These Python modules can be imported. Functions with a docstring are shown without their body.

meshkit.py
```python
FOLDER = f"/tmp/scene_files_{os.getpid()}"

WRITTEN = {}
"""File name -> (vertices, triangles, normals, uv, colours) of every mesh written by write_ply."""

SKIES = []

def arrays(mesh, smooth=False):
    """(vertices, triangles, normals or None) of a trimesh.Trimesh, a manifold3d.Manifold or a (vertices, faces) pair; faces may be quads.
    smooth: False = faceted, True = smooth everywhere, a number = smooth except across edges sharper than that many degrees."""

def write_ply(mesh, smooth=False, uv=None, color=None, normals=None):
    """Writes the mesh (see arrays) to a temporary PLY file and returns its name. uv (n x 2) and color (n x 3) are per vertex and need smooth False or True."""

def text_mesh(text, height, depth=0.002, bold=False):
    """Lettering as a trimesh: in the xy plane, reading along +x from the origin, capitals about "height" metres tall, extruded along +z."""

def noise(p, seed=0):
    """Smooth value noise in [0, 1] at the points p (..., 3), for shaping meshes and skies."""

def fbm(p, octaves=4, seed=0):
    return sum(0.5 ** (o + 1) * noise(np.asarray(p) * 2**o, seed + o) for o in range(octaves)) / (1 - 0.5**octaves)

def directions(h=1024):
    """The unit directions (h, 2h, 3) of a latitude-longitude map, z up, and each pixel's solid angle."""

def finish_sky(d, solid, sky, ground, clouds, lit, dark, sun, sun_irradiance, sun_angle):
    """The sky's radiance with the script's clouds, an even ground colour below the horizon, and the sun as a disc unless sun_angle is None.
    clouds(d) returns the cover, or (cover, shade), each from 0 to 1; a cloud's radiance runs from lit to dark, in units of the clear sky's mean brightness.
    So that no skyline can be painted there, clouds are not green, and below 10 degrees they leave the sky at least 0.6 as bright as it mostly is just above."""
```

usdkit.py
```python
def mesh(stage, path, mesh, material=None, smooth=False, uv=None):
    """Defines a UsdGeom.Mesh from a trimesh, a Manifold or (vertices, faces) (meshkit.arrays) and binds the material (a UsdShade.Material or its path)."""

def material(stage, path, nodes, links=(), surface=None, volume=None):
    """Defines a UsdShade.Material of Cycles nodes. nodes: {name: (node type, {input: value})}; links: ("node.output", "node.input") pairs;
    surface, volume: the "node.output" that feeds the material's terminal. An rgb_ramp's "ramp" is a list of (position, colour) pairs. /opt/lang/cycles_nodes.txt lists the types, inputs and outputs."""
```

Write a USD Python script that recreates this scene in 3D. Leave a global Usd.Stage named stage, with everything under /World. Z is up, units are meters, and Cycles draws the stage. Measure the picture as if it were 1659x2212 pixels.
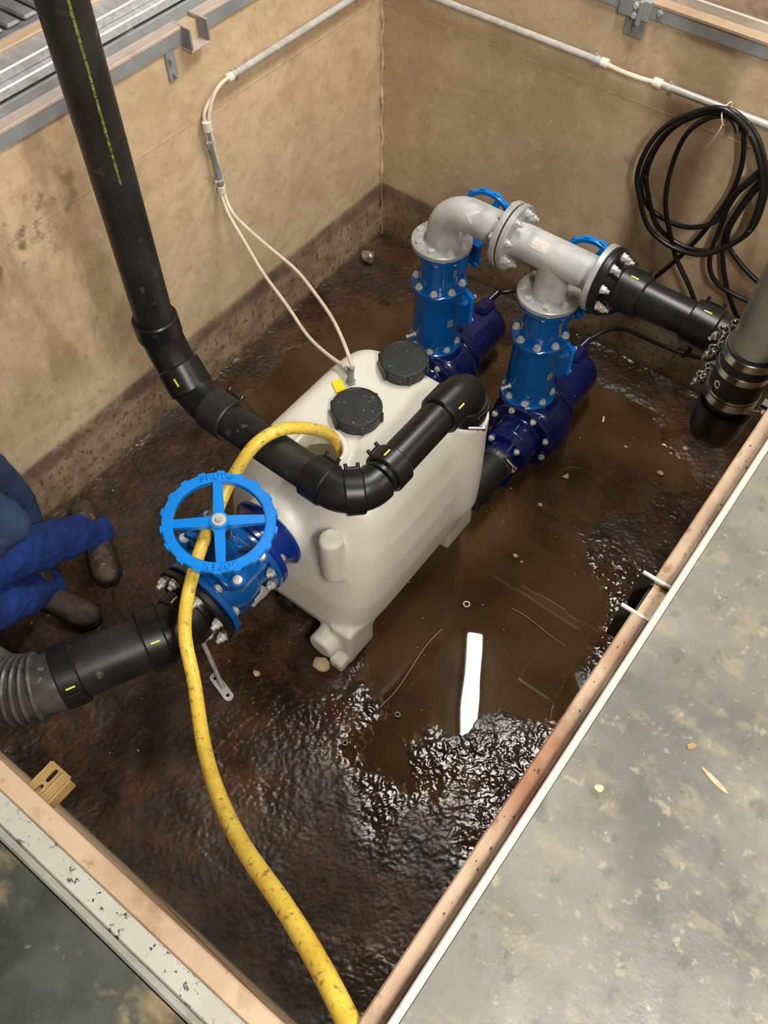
import math, random
import numpy as np, trimesh, manifold3d
from shapely.geometry import Polygon, box as sbox, LineString, Point
from shapely.ops import unary_union
from scipy.interpolate import CubicSpline
import usdkit, meshkit
from pxr import Usd, UsdGeom, UsdShade, Gf, Sdf

rng = np.random.default_rng(7)
random.seed(7)
stage = Usd.Stage.CreateInMemory()
UsdGeom.SetStageUpAxis(stage, 'Z'); UsdGeom.SetStageMetersPerUnit(stage, 1.0)
UsdGeom.Xform.Define(stage, '/World')
V = lambda *a: np.array(a, float)
PI = math.pi

# ------------------------------------------------------------------ camera
EYE = V(2.14789, -2.83475, 2.865)
ROT = trimesh.transformations.rotation_matrix(1.0, [1, 0, 0])[:3, :3]
from scipy.spatial.transform import Rotation
ROT = Rotation.from_rotvec([2.44261660, 0.825292195, -0.237788147]).as_matrix()   # rows: right, down, forward
FOCAL_PX = 1849.576
cam = UsdGeom.Camera.Define(stage, '/World/camera')
cam.CreateHorizontalApertureAttr(36.0); cam.CreateFocalLengthAttr(36.0 * FOCAL_PX / 1659.0)
cam.CreateProjectionAttr('perspective'); cam.CreateClippingRangeAttr(Gf.Vec2f(0.02, 200))
m = np.eye(4); m[0, :3], m[1, :3], m[2, :3], m[3, :3] = ROT[0], -ROT[1], -ROT[2], EYE
cam.AddTransformOp().Set(Gf.Matrix4d(m.tolist()))
cam.CreateExposureAttr(0.12)

# ------------------------------------------------------------------ lamps: (centre, direction, length, width, strength)
LAMPS = [
    ('white fluorescent batten lamp on the ceiling above the pumps', V(1.27, -0.50, 3.52), V(0.50, -0.87, 0), 1.25, 0.12, 125.0),
    ('white fluorescent batten lamp on the ceiling over the worn concrete floor', V(3.15, -2.95, 3.52), V(0.50, -0.87, 0), 1.25, 0.12, 215.0),
    ('white fluorescent batten lamp on the ceiling in the far room corner', V(4.6, -0.2, 3.52), V(0.50, -0.87, 0), 1.25, 0.12, 80.0),
]
LAMP_TINT = (1.0, 0.965, 0.90)

# ------------------------------------------------------------------ USD helpers
used = {}
def numbered(parent, name):
    k = (parent, name); n = used.get(k, 0); used[k] = n + 1
    return name if n == 0 else f'{name}_{n:03d}'
LOC = {}
PART_T = None      # a turn given to all parts of the thing being built
def setdata(prim, **kw):
    for k, v in kw.items():
        if v: prim.SetCustomDataByKey(k, v)
def thing(name, label, cat, loc=(0, 0, 0), group=None, kind=None):
    p = '/World/' + numbered('/World', name)
    x = UsdGeom.Xform.Define(stage, p); x.AddTranslateOp().Set(Gf.Vec3d(*map(float, loc)))
    setdata(x.GetPrim(), label=label, category=cat, group=group, kind=kind); LOC[p] = V(*loc)
    return p
def structure(name):
    p = '/World/' + numbered('/World', name)
    x = UsdGeom.Xform.Define(stage, p); setdata(x.GetPrim(), kind='structure'); LOC[p] = V(0, 0, 0)
    return p
def part(parent, name, mesh, mat, label=None, smooth=35, kind=None):
    p = parent + '/' + numbered(parent, name)
    LOC[p] = LOC[parent]
    v, f, _ = meshkit.arrays(mesh)
    if PART_T is not None: v = v @ PART_T[:3, :3].T + PART_T[:3, 3]
    usdkit.mesh(stage, p, (v - LOC[parent], f), MAT[mat], smooth=smooth)
    setdata(stage.GetPrimAtPath(p), label=label, kind=kind)
    return p
def single(name, mesh, mat, label=None, cat=None, group=None, kind=None, smooth=35):
    p = '/World/' + numbered('/World', name)
    usdkit.mesh(stage, p, mesh, MAT[mat], smooth=smooth); LOC[p] = V(0, 0, 0)
    setdata(stage.GetPrimAtPath(p), label=label, category=cat, group=group, kind=kind)
    return p
def copy_of(src, loc, label, rz=0.0):
    base = src.rsplit('/', 1)[1]
    p = '/World/' + numbered('/World', base)
    x = UsdGeom.Xform.Define(stage, p)
    was = stage.GetPrimAtPath(src).GetCustomData()
    x.GetPrim().GetReferences().AddInternalReference(src); x.GetPrim().SetInstanceable(True)
    x.ClearXformOpOrder(); 
    x.GetPrim().GetAttribute('xformOp:translate').Set(Gf.Vec3d(*map(float, loc)))
    ops = ['xformOp:translate']
    if rz:
        x.AddRotateZOp().Set(rz); ops.append('xformOp:rotateZ')
    x.GetXformOpOrderAttr().Set(ops)
    setdata(x.GetPrim(), label=label, category=was.get('category'), group=was.get('group'))
    return p

# ------------------------------------------------------------------ materials
MAT = {}
def lin(c):
    c = np.array(c, float) / 255.0
    return tuple(np.where(c <= 0.04045, c / 12.92, ((c + 0.055) / 1.055) ** 2.4))
def M(name, col, col2=None, scale=6.0, rough=0.5, rough2=None, metal=0.0, bump=0.0, bscale=80.0, bdist=0.004, coat=0.0, lo=0.35, hi=0.65,
      spots=None, sscale=30.0, sthr=(0.62, 0.70), stretch=(1, 1, 1), detail=5.0, spec=0.5, sss=0.0, coatrough=0.05):
    n = {'g': ('geometry', {}), 'mp': ('mapping', {'scale': stretch}),
         'p': ('principled_bsdf', {'roughness': rough, 'metallic': metal, 'coat_weight': coat, 'coat_roughness': coatrough, 'specular_ior_level': spec, 'base_color': lin(col)})}
    l = [('g.position', 'mp.vector')]
    if sss: n['p'][1].update(subsurface_weight=sss, subsurface_scale=0.03, subsurface_radius=(1.0, 0.9, 0.7))
    src = None
    if col2 is not None:
        n['n'] = ('noise_texture', {'scale': scale, 'detail': detail, 'roughness': 0.6})
        n['r'] = ('rgb_ramp', {'ramp': [(lo, lin(col2)), (hi, lin(col))]})
        l += [('mp.vector', 'n.vector'), ('n.fac', 'r.fac')]; src = 'r.color'
        if rough2 is not None:
            n['rr'] = ('map_range', {'from_min': lo, 'from_max': hi, 'to_min': rough2, 'to_max': rough})
            l += [('n.fac', 'rr.value'), ('rr.result', 'p.roughness')]
    if spots is not None:
        n['s'] = ('noise_texture', {'scale': sscale, 'detail': 3.0})
        n['sr'] = ('map_range', {'from_min': sthr[0], 'from_max': sthr[1], 'clamp': True})
        n['sm'] = ('mix', {'color1': lin(col), 'color2': lin(spots)})
        l += [('g.position', 's.vector'), ('s.fac', 'sr.value'), ('sr.result', 'sm.fac')]
        if src: l.append((src, 'sm.color1'))
        src = 'sm.color'
    if src: l.append((src, 'p.base_color'))
    if bump:
        n['b'] = ('noise_texture', {'scale': bscale, 'detail': 4.0, 'roughness': 0.6}); n['bp'] = ('bump', {'strength': bump, 'distance': bdist})
        l += [('mp.vector', 'b.vector'), ('b.fac', 'bp.height'), ('bp.normal', 'p.normal')]
    MAT[name] = usdkit.material(stage, '/World/Looks/' + name, n, l, surface='p.BSDF')

def layered(name, layers, base, rough=0.7, bumps=((60, 0.3, 0.004),), rough_noise=None, coat=0.0, spec=0.5, drier=()):
    """base colour, then layers (colour, noise scale, stretch, from, to, strength[, coordinate axis gates])"""
    n = {'g': ('geometry', {}), 'x': ('separate_xyz', {}), 'p': ('principled_bsdf', {'roughness': rough, 'coat_weight': coat, 'specular_ior_level': spec})}
    l = [('g.position', 'x.vector')]; prev = None
    for i, L in enumerate(layers):
        col, sc, st, a, b, amt = L[:6]
        n[f'm{i}'] = ('mapping', {'scale': st, 'location': (i * 3.1, i * 1.7, i * 0.9)})
        n[f'n{i}'] = ('noise_texture', {'scale': sc, 'detail': 6.0, 'roughness': 0.62})
        n[f'q{i}'] = ('map_range', {'from_min': a, 'from_max': b, 'to_min': 0.0, 'to_max': amt, 'clamp': True})
        n[f'c{i}'] = ('mix', {'color1': lin(base), 'color2': lin(col)})
        l += [('g.position', f'm{i}.vector'), (f'm{i}.vector', f'n{i}.vector'), (f'n{i}.fac', f'q{i}.value')]
        fac = f'q{i}.result'
        for j, (axis, lo, hi) in enumerate(L[6] if len(L) > 6 else ()):       # where on the wall the layer lies: real stains with a height of their own
            n[f'z{i}{j}'] = ('map_range', {'from_min': lo, 'from_max': hi, 'clamp': True}); n[f'w{i}{j}'] = ('math', {'math_type': 'multiply'})
            l += [(f'x.{axis}', f'z{i}{j}.value'), (f'z{i}{j}.result', f'w{i}{j}.value1'), (fac, f'w{i}{j}.value2')]
            fac = f'w{i}{j}.value'
        l += [(fac, f'c{i}.fac')]
        if prev: l.append((prev, f'c{i}.color1'))
        prev = f'c{i}.color'
    l.append((prev, 'p.base_color'))
    h = None
    for i, (sc, stg, dist) in enumerate(bumps):
        n[f'bn{i}'] = ('noise_texture', {'scale': sc, 'detail': 5.0, 'roughness': 0.6}); n[f'bb{i}'] = ('bump', {'strength': stg, 'distance': dist})
        l += [('g.position', f'bn{i}.vector'), (f'bn{i}.fac', f'bb{i}.height')]
        if h: l.append((h, f'bb{i}.normal'))
        h = f'bb{i}.normal'
    if h: l.append((h, 'p.normal'))
    if rough_noise:
        sc, a, b, r0, r1 = rough_noise
        n['rn'] = ('noise_texture', {'scale': sc, 'detail': 4.0}); n['rm'] = ('map_range', {'from_min': a, 'from_max': b, 'to_min': r0, 'to_max': r1, 'clamp': True})
        l += [('g.position', 'rn.vector'), ('rn.fac', 'rm.value')]; ro = 'rm.result'
        for i, (axis, lo, hi, amt) in enumerate(drier):                       # drier, so rougher, away from the puddles
            n[f'dg{i}'] = ('map_range', {'from_min': lo, 'from_max': hi, 'to_max': amt, 'clamp': True}); n[f'da{i}'] = ('math', {'math_type': 'add'})
            l += [(f'x.{axis}', f'dg{i}.value'), (ro, f'da{i}.value1'), (f'dg{i}.result', f'da{i}.value2')]; ro = f'da{i}.value'
        l.append((ro, 'p.roughness'))
    MAT[name] = usdkit.material(stage, '/World/Looks/' + name, n, l, surface='p.BSDF')

UsdGeom.Scope.Define(stage, '/World/Looks')
S1 = (1, 1, 1)
# tan plastered concrete: blotches, drips, dark pock marks, and a dirtier, rougher band below the old water line (0.31 m)
band = (('z', 0.335, 0.285),)
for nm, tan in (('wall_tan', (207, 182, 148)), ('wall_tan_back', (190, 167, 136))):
    layered(nm, [((224, 202, 170), 1.8, S1, 0.42, 0.66, 0.7), ((166, 138, 104), 2.4, (1, 1, 0.8), 0.50, 0.72, 0.55),
                 ((180, 154, 120), 11.0, (1, 1, 1.3), 0.46, 0.62, 0.5), ((148, 124, 96), 30.0, S1, 0.54, 0.66, 0.30), ((226, 206, 174), 22.0, S1, 0.58, 0.68, 0.4),
                 ((84, 68, 50), 38.0, (1, 1, .7), 0.715, 0.75, 0.85), ((240, 226, 198), 26.0, (1, 1, .5), 0.71, 0.76, 0.6), ((120, 98, 72), 5.0, S1, 0.68, 0.76, 0.6),
                 ((96, 76, 54), 12.0, S1, 0.50, 0.62, 0.75, (('y', -1.50, -1.62), ('y', -2.05, -1.95), ('z', 1.02, 1.08), ('z', 1.30, 1.24))), ((140, 114, 84), 6.0, (1, 1, .35), 0.48, 0.60, 0.5, (('y', -1.45, -1.62), ('z', 0.45, 0.60))),
                 ((158, 138, 110), 7.0, S1, 0.05, 0.10, 0.9, band),
                 ((120, 100, 80), 9.0, (1, 1, 1.4), 0.44, 0.60, 0.7, band), ((84, 66, 52), 40.0, (1, 1, .8), 0.54, 0.62, 0.75, band), ((186, 168, 138), 30.0, S1, 0.60, 0.70, 0.6, band),
                 ((104, 84, 76), 7.0, (1, 1, 1), 0.30, 0.58, 0.85, (('z', 0.325, 0.308), ('z', 0.225, 0.262))),
                 ((60, 44, 28), 14.0, (1, 1, .6), 0.30, 0.60, 0.95, (('z', 0.060, 0.012),))],
            tan, rough=0.72, bumps=((9, 0.25, 0.012), (70, 0.35, 0.004)), rough_noise=(8, 0.35, 0.65, 0.5, 0.8))
layered('pit_floor', [((104, 74, 44), 5.0, S1, 0.44, 0.68, 0.75), ((30, 21, 13), 4.0, S1, 0.44, 0.64, 0.9), ((84, 52, 29), 14.0, S1, 0.5, 0.66, 0.5),
                      ((140, 110, 78), 60.0, S1, 0.67, 0.74, 0.6), ((22, 15, 10), 50.0, S1, 0.55, 0.66, 0.6)],
        (52, 37, 24), rough=0.25, bumps=((180, 0.14, 0.003),), rough_noise=(2.2, 0.40, 0.58, 0.09, 0.45), spec=0.55, drier=(('y', -2.20, -2.55, 0.22), ('x', 1.20, 0.70, 0.14)))
layered('worn_concrete', [((140, 138, 128), 2.2, S1, 0.42, 0.62, 0.8), ((84, 84, 80), 3.0, S1, 0.46, 0.64, 0.8), ((146, 134, 108), 14.0, (1, 1.5, 1), 0.54, 0.66, 0.5), ((74, 74, 70), 24.0, (1.4, 1, 1), 0.56, 0.66, 0.5),
                          ((160, 150, 126), 38.0, S1, 0.60, 0.68, 0.6), ((168, 162, 146), 90.0, S1, 0.66, 0.72, 0.6), ((40, 35, 28), 60.0, S1, 0.725, 0.76, 0.8)],
        (112, 110, 102), rough=0.42, bumps=((14, 0.12, 0.01), (50, 0.12, 0.004), (160, 0.2, 0.002)), rough_noise=(6, 0.35, 0.65, 0.28, 0.6))
layered('dark_concrete', [((58, 62, 54), 3.0, S1, 0.42, 0.6, 0.8), ((150, 132, 100), 5.0, (1, 1.5, 1), 0.56, 0.66, 0.7), ((36, 40, 36), 9.0, S1, 0.46, 0.64, 0.8),
                          ((140, 134, 118), 60.0, S1, 0.66, 0.74, 0.5)],
        (66, 68, 62), rough=0.45, bumps=((14, 0.15, 0.01), (120, 0.25, 0.002)), rough_noise=(6, 0.35, 0.65, 0.3, 0.6))
layered('brown_concrete', [((150, 120, 96), 6.0, S1, 0.42, 0.6, 0.8), ((84, 66, 56), 8.0, S1, 0.48, 0.62, 0.9)], (120, 98, 82), rough=0.6)
layered('ledge_rust', [((184, 160, 134), 4.0, S1, 0.35, 0.58, 0.9), ((124, 90, 62), 5.0, S1, 0.54, 0.66, 0.85), ((104, 68, 44), 26.0, S1, 0.60, 0.7, 0.7), ((48, 36, 28), 60.0, S1, 0.69, 0.74, 0.85), ((96, 68, 52), 12.0, (1, .5, 1), 0.34, 0.58, 0.75, (('x', 2.098, 2.116),)), ((132, 78, 42), 6.0, S1, 0.36, 0.55, 0.8, (('x', 2.05, 2.08), ('y', -2.02, -2.14), ('y', -2.50, -2.38)))],
        (160, 132, 106), rough=0.6, bumps=((90, 0.3, 0.003),))
layered('ledge_pink', [((206, 190, 180), 6.0, S1, 0.4, 0.6, 0.8), ((166, 130, 116), 16.0, S1, 0.58, 0.68, 0.7)], (194, 178, 166), rough=0.6, bumps=((90, 0.2, 0.003),))
M('steel_grey', (148, 153, 156), (128, 133, 136), scale=9, rough=0.5, bump=0.1, bscale=60)
M('steel_dark', (34, 35, 33), (24, 24, 23), scale=9, rough=0.6)
layered('steel_white', [((190, 186, 174), 12.0, S1, 0.4, 0.65, 0.7), ((130, 120, 104), 30.0, S1, 0.6, 0.7, 0.6)], (190, 186, 176), rough=0.5, bumps=((80, 0.15, 0.003),))
layered('steel_edge', [((120, 116, 104), 12.0, S1, 0.4, 0.65, 0.7), ((86, 74, 60), 30.0, S1, 0.6, 0.7, 0.6)], (150, 148, 140), rough=0.4, bumps=((80, 0.15, 0.003),))
layered('grey_green_strip', [((176, 178, 168), 5.0, S1, 0.4, 0.6, 0.7), ((30, 26, 22), 75.0, S1, 0.60, 0.63, 0.95, (('x', 1.45, 1.55), ('x', 2.0, 1.85))), ((170, 140, 100), 14.0, S1, 0.56, 0.66, 0.5)], (160, 157, 147), rough=0.6, bumps=((60, 0.25, 0.003),))
M('galvanised', (204, 205, 206), (172, 174, 176), scale=14, rough=0.42, rough2=0.32, metal=0.1, bump=0.05, bscale=40, stretch=(1, 3, 3))
M('galvanised_dull', (158, 160, 162), (124, 126, 128), scale=18, rough=0.5, metal=0.1, bump=0.1, bscale=60)
M('timber', (232, 206, 176), (214, 182, 146), scale=8, rough=0.7, stretch=(6, 0.6, 6), bump=0.15)
M('hdpe_white', (240, 236, 222), (230, 225, 208), scale=2.5, rough=0.36, bump=0.02, bscale=20, spec=0.4, sss=0.25)
M('hdpe_inside', (196, 186, 162), rough=0.5)
M('black_pe', (24, 24, 24), (19, 19, 19), scale=10, rough=0.36, bump=0.04, bscale=120, spec=0.45)
M('black_pe_dusty', (38, 37, 35), (22, 22, 21), scale=7, rough=0.5, rough2=0.36, spots=(86, 84, 78), sscale=26, sthr=(0.66, 0.80), bump=0.05)
M('black_lid', (36, 37, 38), (28, 29, 30), scale=30, rough=0.48, spots=(140, 140, 136), sscale=85, sthr=(0.68, 0.72))
M('black_rubber', (16, 16, 16), rough=0.55)
M('cable_black', (26, 25, 24), (18, 17, 17), scale=20, rough=0.38, spots=(90, 86, 80), sscale=40, sthr=(0.68, 0.74))
M('duct_grey', (92, 90, 86), (58, 57, 55), scale=12, rough=0.3, spots=(120, 116, 108), sscale=30, sthr=(0.64, 0.72), bump=0.1)
M('blue_enamel', (0, 90, 166), (0, 82, 152), scale=5, rough=0.22, coat=0.6, spec=0.5)
M('blue_wheel', (8, 134, 228), (4, 122, 214), scale=5, rough=0.26, coat=0.5)
M('navy_enamel', (7, 24, 82), (5, 18, 70), scale=6, rough=0.22, coat=0.5, spots=(150, 160, 200), sscale=38, sthr=(0.735, 0.75))
M('spigot_blue', (4, 46, 140), rough=0.2, coat=0.6)
layered('galv_pipe', [((196, 196, 194), 7.0, S1, 0.4, 0.62, 0.8), ((140, 142, 144), 11.0, (1, 1, 1), 0.52, 0.66, 0.7), ((216, 200, 190), 22.0, S1, 0.66, 0.72, 0.4)], (172, 173, 174), rough=0.45, bumps=((60, 0.08, 0.003),), spec=0.7)
M('galv_flange', (186, 187, 186), (160, 161, 161), scale=20, rough=0.42, metal=0.3)
M('grey_riser', (126, 124, 112), (96, 95, 86), scale=8, rough=0.45, metal=0.1, spots=(168, 166, 156), sscale=20, sthr=(0.62, 0.74))
M('steel_bolt', (214, 212, 206), (176, 174, 168), scale=60, rough=0.3, metal=0.25)
M('stainless', (206, 206, 202), (176, 176, 172), scale=20, rough=0.2, metal=1.0)
M('yellow_hose', (238, 206, 84), (218, 180, 62), scale=11, rough=0.42, spots=(142, 116, 52), sscale=80, sthr=(0.56, 0.72), stretch=(1, 1, 1), coat=0.1)
M('marker_yellow', (226, 222, 84), rough=0.5)
M('marker_green', (142, 150, 66), (70, 78, 40), scale=90, rough=0.5)
M('sticker_yellow', (248, 214, 20), rough=0.4)
M('label_white', (226, 214, 206), (196, 184, 178), scale=90, rough=0.6)
M('label_red', (214, 150, 140), rough=0.6)
M('plate_grey', (150, 158, 164), rough=0.3, metal=0.4)
M('conduit_metal', (206, 204, 200), (180, 178, 174), scale=30, rough=0.34, metal=0.15, stretch=(1, 1, 1))
M('white_plastic', (232, 224, 206), rough=0.45)
M('tube_white', (228, 214, 200), (214, 196, 180), scale=12, rough=0.35)
M('chrome_washer', (200, 196, 186), rough=0.3, metal=0.3)
M('bracket_ochre', (160, 132, 82), (128, 102, 60), scale=12, rough=0.55, metal=0.1, spots=(196, 176, 130), sscale=30)
M('trouser_blue', (20, 60, 140), (16, 48, 116), scale=6, rough=0.85, bump=0.3, bscale=14, bdist=0.02)
M('jacket_blue', (40, 62, 98), (30, 48, 80), scale=6, rough=0.85, bump=0.3, bscale=12, bdist=0.02)
M('boot_brown', (84, 68, 52), (46, 37, 30), scale=22, rough=0.7, bump=0.3, bscale=60, spots=(120, 100, 78), sscale=34)
M('boot_sole', (16, 14, 13), rough=0.6)
M('skin', (196, 150, 122), rough=0.5)
M('hair_brown', (54, 40, 30), rough=0.7)
M('pebble', (196, 178, 146), (150, 130, 100), scale=40, rough=0.6)
M('paper_white', (232, 228, 216), rough=0.6)
M('foil', (200, 196, 186), (120, 112, 100), scale=60, rough=0.3, metal=0.5)
M('foam_scrap', (206, 186, 150), (180, 160, 124), scale=50, rough=0.7)
M('ceiling_paint', (104, 96, 82), (90, 82, 70), scale=2, rough=0.8)
M('room_wall', (188, 172, 146), (170, 154, 128), scale=2, rough=0.8)
M('floor_scratch', (150, 120, 86), rough=0.3)
M('lamp_body', (220, 220, 216), rough=0.4)
for i, L in enumerate(LAMPS):
    MAT[f'lamp_glow_{i}'] = usdkit.material(stage, f'/World/Looks/lamp_glow_{i}', {'e': ('emission', {'color': LAMP_TINT, 'strength': L[5]})}, [], surface='e.emission')
MAT['water'] = usdkit.material(stage, '/World/Looks/water', {
    'g': ('geometry', {}), 'n': ('noise_texture', {'scale': 3.0, 'detail': 5.0}), 'r': ('rgb_ramp', {'ramp': [(0.35, lin((78, 58, 38))), (0.65, lin((108, 86, 58)))]}),
    'b': ('noise_texture', {'scale': 5.0, 'detail': 1.0}), 'bp': ('bump', {'strength': 0.03, 'distance': 0.01}),
    'p': ('principled_bsdf', {'roughness': 0.015, 'ior': 1.33, 'specular_ior_level': 0.85}), 't': ('transparent_bsdf', {'color': (0.8, 0.62, 0.42)}), 'mx': ('mix_closure', {'fac': 0.35})},
    [('g.position', 'n.vector'), ('n.fac', 'r.fac'), ('r.color', 'p.base_color'), ('g.position', 'b.vector'), ('b.fac', 'bp.height'), ('bp.normal', 'p.normal'),
     ('p.BSDF', 'mx.closure1'), ('t.BSDF', 'mx.closure2')], surface='mx.closure')

# ------------------------------------------------------------------ mesh helpers
cat_ = trimesh.util.concatenate
def frame(axis, up=None):
    z = np.asarray(axis, float); z = z / np.linalg.norm(z)
    a = np.asarray(up if up is not None else ([0, 0, 1.0] if abs(z[2]) < 0.9 else [0, 1.0, 0]), float)
    x = np.cross(a, z); x /= np.linalg.norm(x); y = np.cross(z, x)
    T = np.eye(4); T[:3, 0], T[:3, 1], T[:3, 2] = x, y, z
    return T
def place(mesh, pos, axis=(0, 0, 1), up=None):
    mesh = mesh.copy(); T = frame(axis, up); T[:3, 3] = pos; mesh.apply_transform(T); return mesh
def bx(lo, hi, bevel=0.0):
    lo, hi = np.minimum(lo, hi).astype(float), np.maximum(lo, hi).astype(float)
    if bevel:
        b = min(bevel, (hi - lo).min() * 0.45); pts = []
        for c in np.ndindex(2, 2, 2):
            p = np.where(c, hi, lo); s = np.where(c, -1, 1) * b
            pts += [p + s * [0, 1, 1], p + s * [1, 0, 1], p + s * [1, 1, 0]]
        return trimesh.convex.convex_hull(np.array(pts))
    m_ = trimesh.creation.box(hi - lo); m_.apply_translation((lo + hi) / 2); return m_
def lathe(profile, n=32, pos=(0, 0, 0), axis=(0, 0, 1)):
    """closed solid of revolution; profile [(r, z)] from bottom axis to top axis or a closed ring"""
    pr = np.array(profile, float); k = len(pr); a = np.arange(n) * 2 * PI / n
    v = np.stack([pr[None, :, 0] * np.cos(a)[:, None], pr[None, :, 0] * np.sin(a)[:, None], np.broadcast_to(pr[None, :, 1], (n, k))], -1).reshape(-1, 3)
    f = []
    ring = pr[0, 0] > 1e-6 and pr[-1, 0] > 1e-6
    for i in range(n):
        j = (i + 1) % n
        for q in range(k if ring else k - 1):
            w = (q + 1) % k
            f += [[i * k + q, j * k + q, j * k + w], [i * k + q, j * k + w, i * k + w]]
    t = trimesh.Trimesh(v, f, process=True); t.update_faces(t.nondegenerate_faces())
    if t.is_volume is False: trimesh.repair.fix_normals(t)
    elif t.volume < 0: t.invert()
    return place(t, pos, axis)
def cyl(a, b, r, n=24, r2=None, bev=0.0):
    a, b = V(*a), V(*b); h = np.linalg.norm(b - a); r2 = r if r2 is None else r2
    pr = [(0, 0), (r - bev, 0), (r, bev), (r2, h - bev), (r2 - bev, h), (0, h)] if bev else [(0, 0), (r, 0), (r2, h), (0, h)]
    return lathe(pr, n, a, b - a)
def ring(a, axis, t, ro, ri, n=32, bev=0.002):
    return lathe([(ri, 0), (ro - bev, 0), (ro, bev), (ro, t - bev), (ro - bev, t), (ri, t)], n, a, axis)
def spline(pts, n=60):
    p = np.asarray(pts, float); d = np.r_[0, np.cumsum(np.sqrt(np.linalg.norm(np.diff(p, axis=0), axis=1)))]
    return CubicSpline(d, p)(np.linspace(0, d[-1], n))
def closed_spline(pts, n=90):
    p = np.vstack([pts, pts[:1]]); d = np.r_[0, np.cumsum(np.linalg.norm(np.diff(p, axis=0), axis=1))]
    return CubicSpline(d, p, bc_type='periodic')(np.linspace(0, d[-1], n))
def tube(path, r, n=12, closed=False):
    p = np.asarray(path, float); k = len(p); r = np.broadcast_to(np.asarray(r, float), (k,))
    t = np.gradient(p, axis=0); 
    if closed: t[0] = t[-1] = p[1] - p[-2]
    t /= np.linalg.norm(t, axis=1, keepdims=True)
    a = np.cross(t[0], [0, 0, 1.0] if abs(t[0][2]) < 0.9 else [1.0, 0, 0]); a /= np.linalg.norm(a); A = [a]
    for i in range(1, k):
        a = A[-1] - t[i] * (A[-1] @ t[i]); A.append(a / np.linalg.norm(a))
    A = np.array(A); B = np.cross(t, A); ang = np.arange(n) * 2 * PI / n
    v = p[:, None] + r[:, None, None] * (np.cos(ang)[None, :, None] * A[:, None] + np.sin(ang)[None, :, None] * B[:, None])
    f = []
    for i in range(k - 1):
        for j in range(n):
            q = (j + 1) % n
            f += [[i * n + j, i * n + q, (i + 1) * n + q], [i * n + j, (i + 1) * n + q, (i + 1) * n + j]]
    v = v.reshape(-1, 3)
    v = np.vstack([v, p[:1], p[-1:]]); c0, c1 = k * n, k * n + 1
    for j in range(n):
        q = (j + 1) % n; f += [[c0, q, j], [c1, (k - 1) * n + j, (k - 1) * n + q]]
    m_ = trimesh.Trimesh(v, f, process=False)
    if m_.volume < 0: m_.invert()
    return m_
def arc(center, u, w, R, a0, a1, n=16):
    u, w = V(*u), V(*w); u /= np.linalg.norm(u); w /= np.linalg.norm(w)
    return np.array([V(*center) + R * (math.cos(a) * u + math.sin(a) * w) for a in np.linspace(a0, a1, n)])
def corner(pts, R, n=10):
    """polyline with rounded corners of bend radius R"""
    pts = [V(*p) for p in pts]; out = [pts[0]]
    for a, b, c in zip(pts, pts[1:], pts[2:]):
        d1, d2 = (a - b) / np.linalg.norm(a - b), (c - b) / np.linalg.norm(c - b)
        th = math.acos(np.clip(d1 @ d2, -1, 1)); L = R / math.tan(th / 2); p, q = b + d1 * L, b + d2 * L
        o = b + (d1 + d2) / np.linalg.norm(d1 + d2) * R / math.sin(th / 2)
        x = (p - o) / R; y = (q - o) / R; ph = math.acos(np.clip(x @ y, -1, 1))
        for s in np.linspace(0, 1, n): out.append(o + R * (math.sin((1 - s) * ph) * x + math.sin(s * ph) * y) / math.sin(ph))
    return np.array(out + [pts[-1]])
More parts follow.
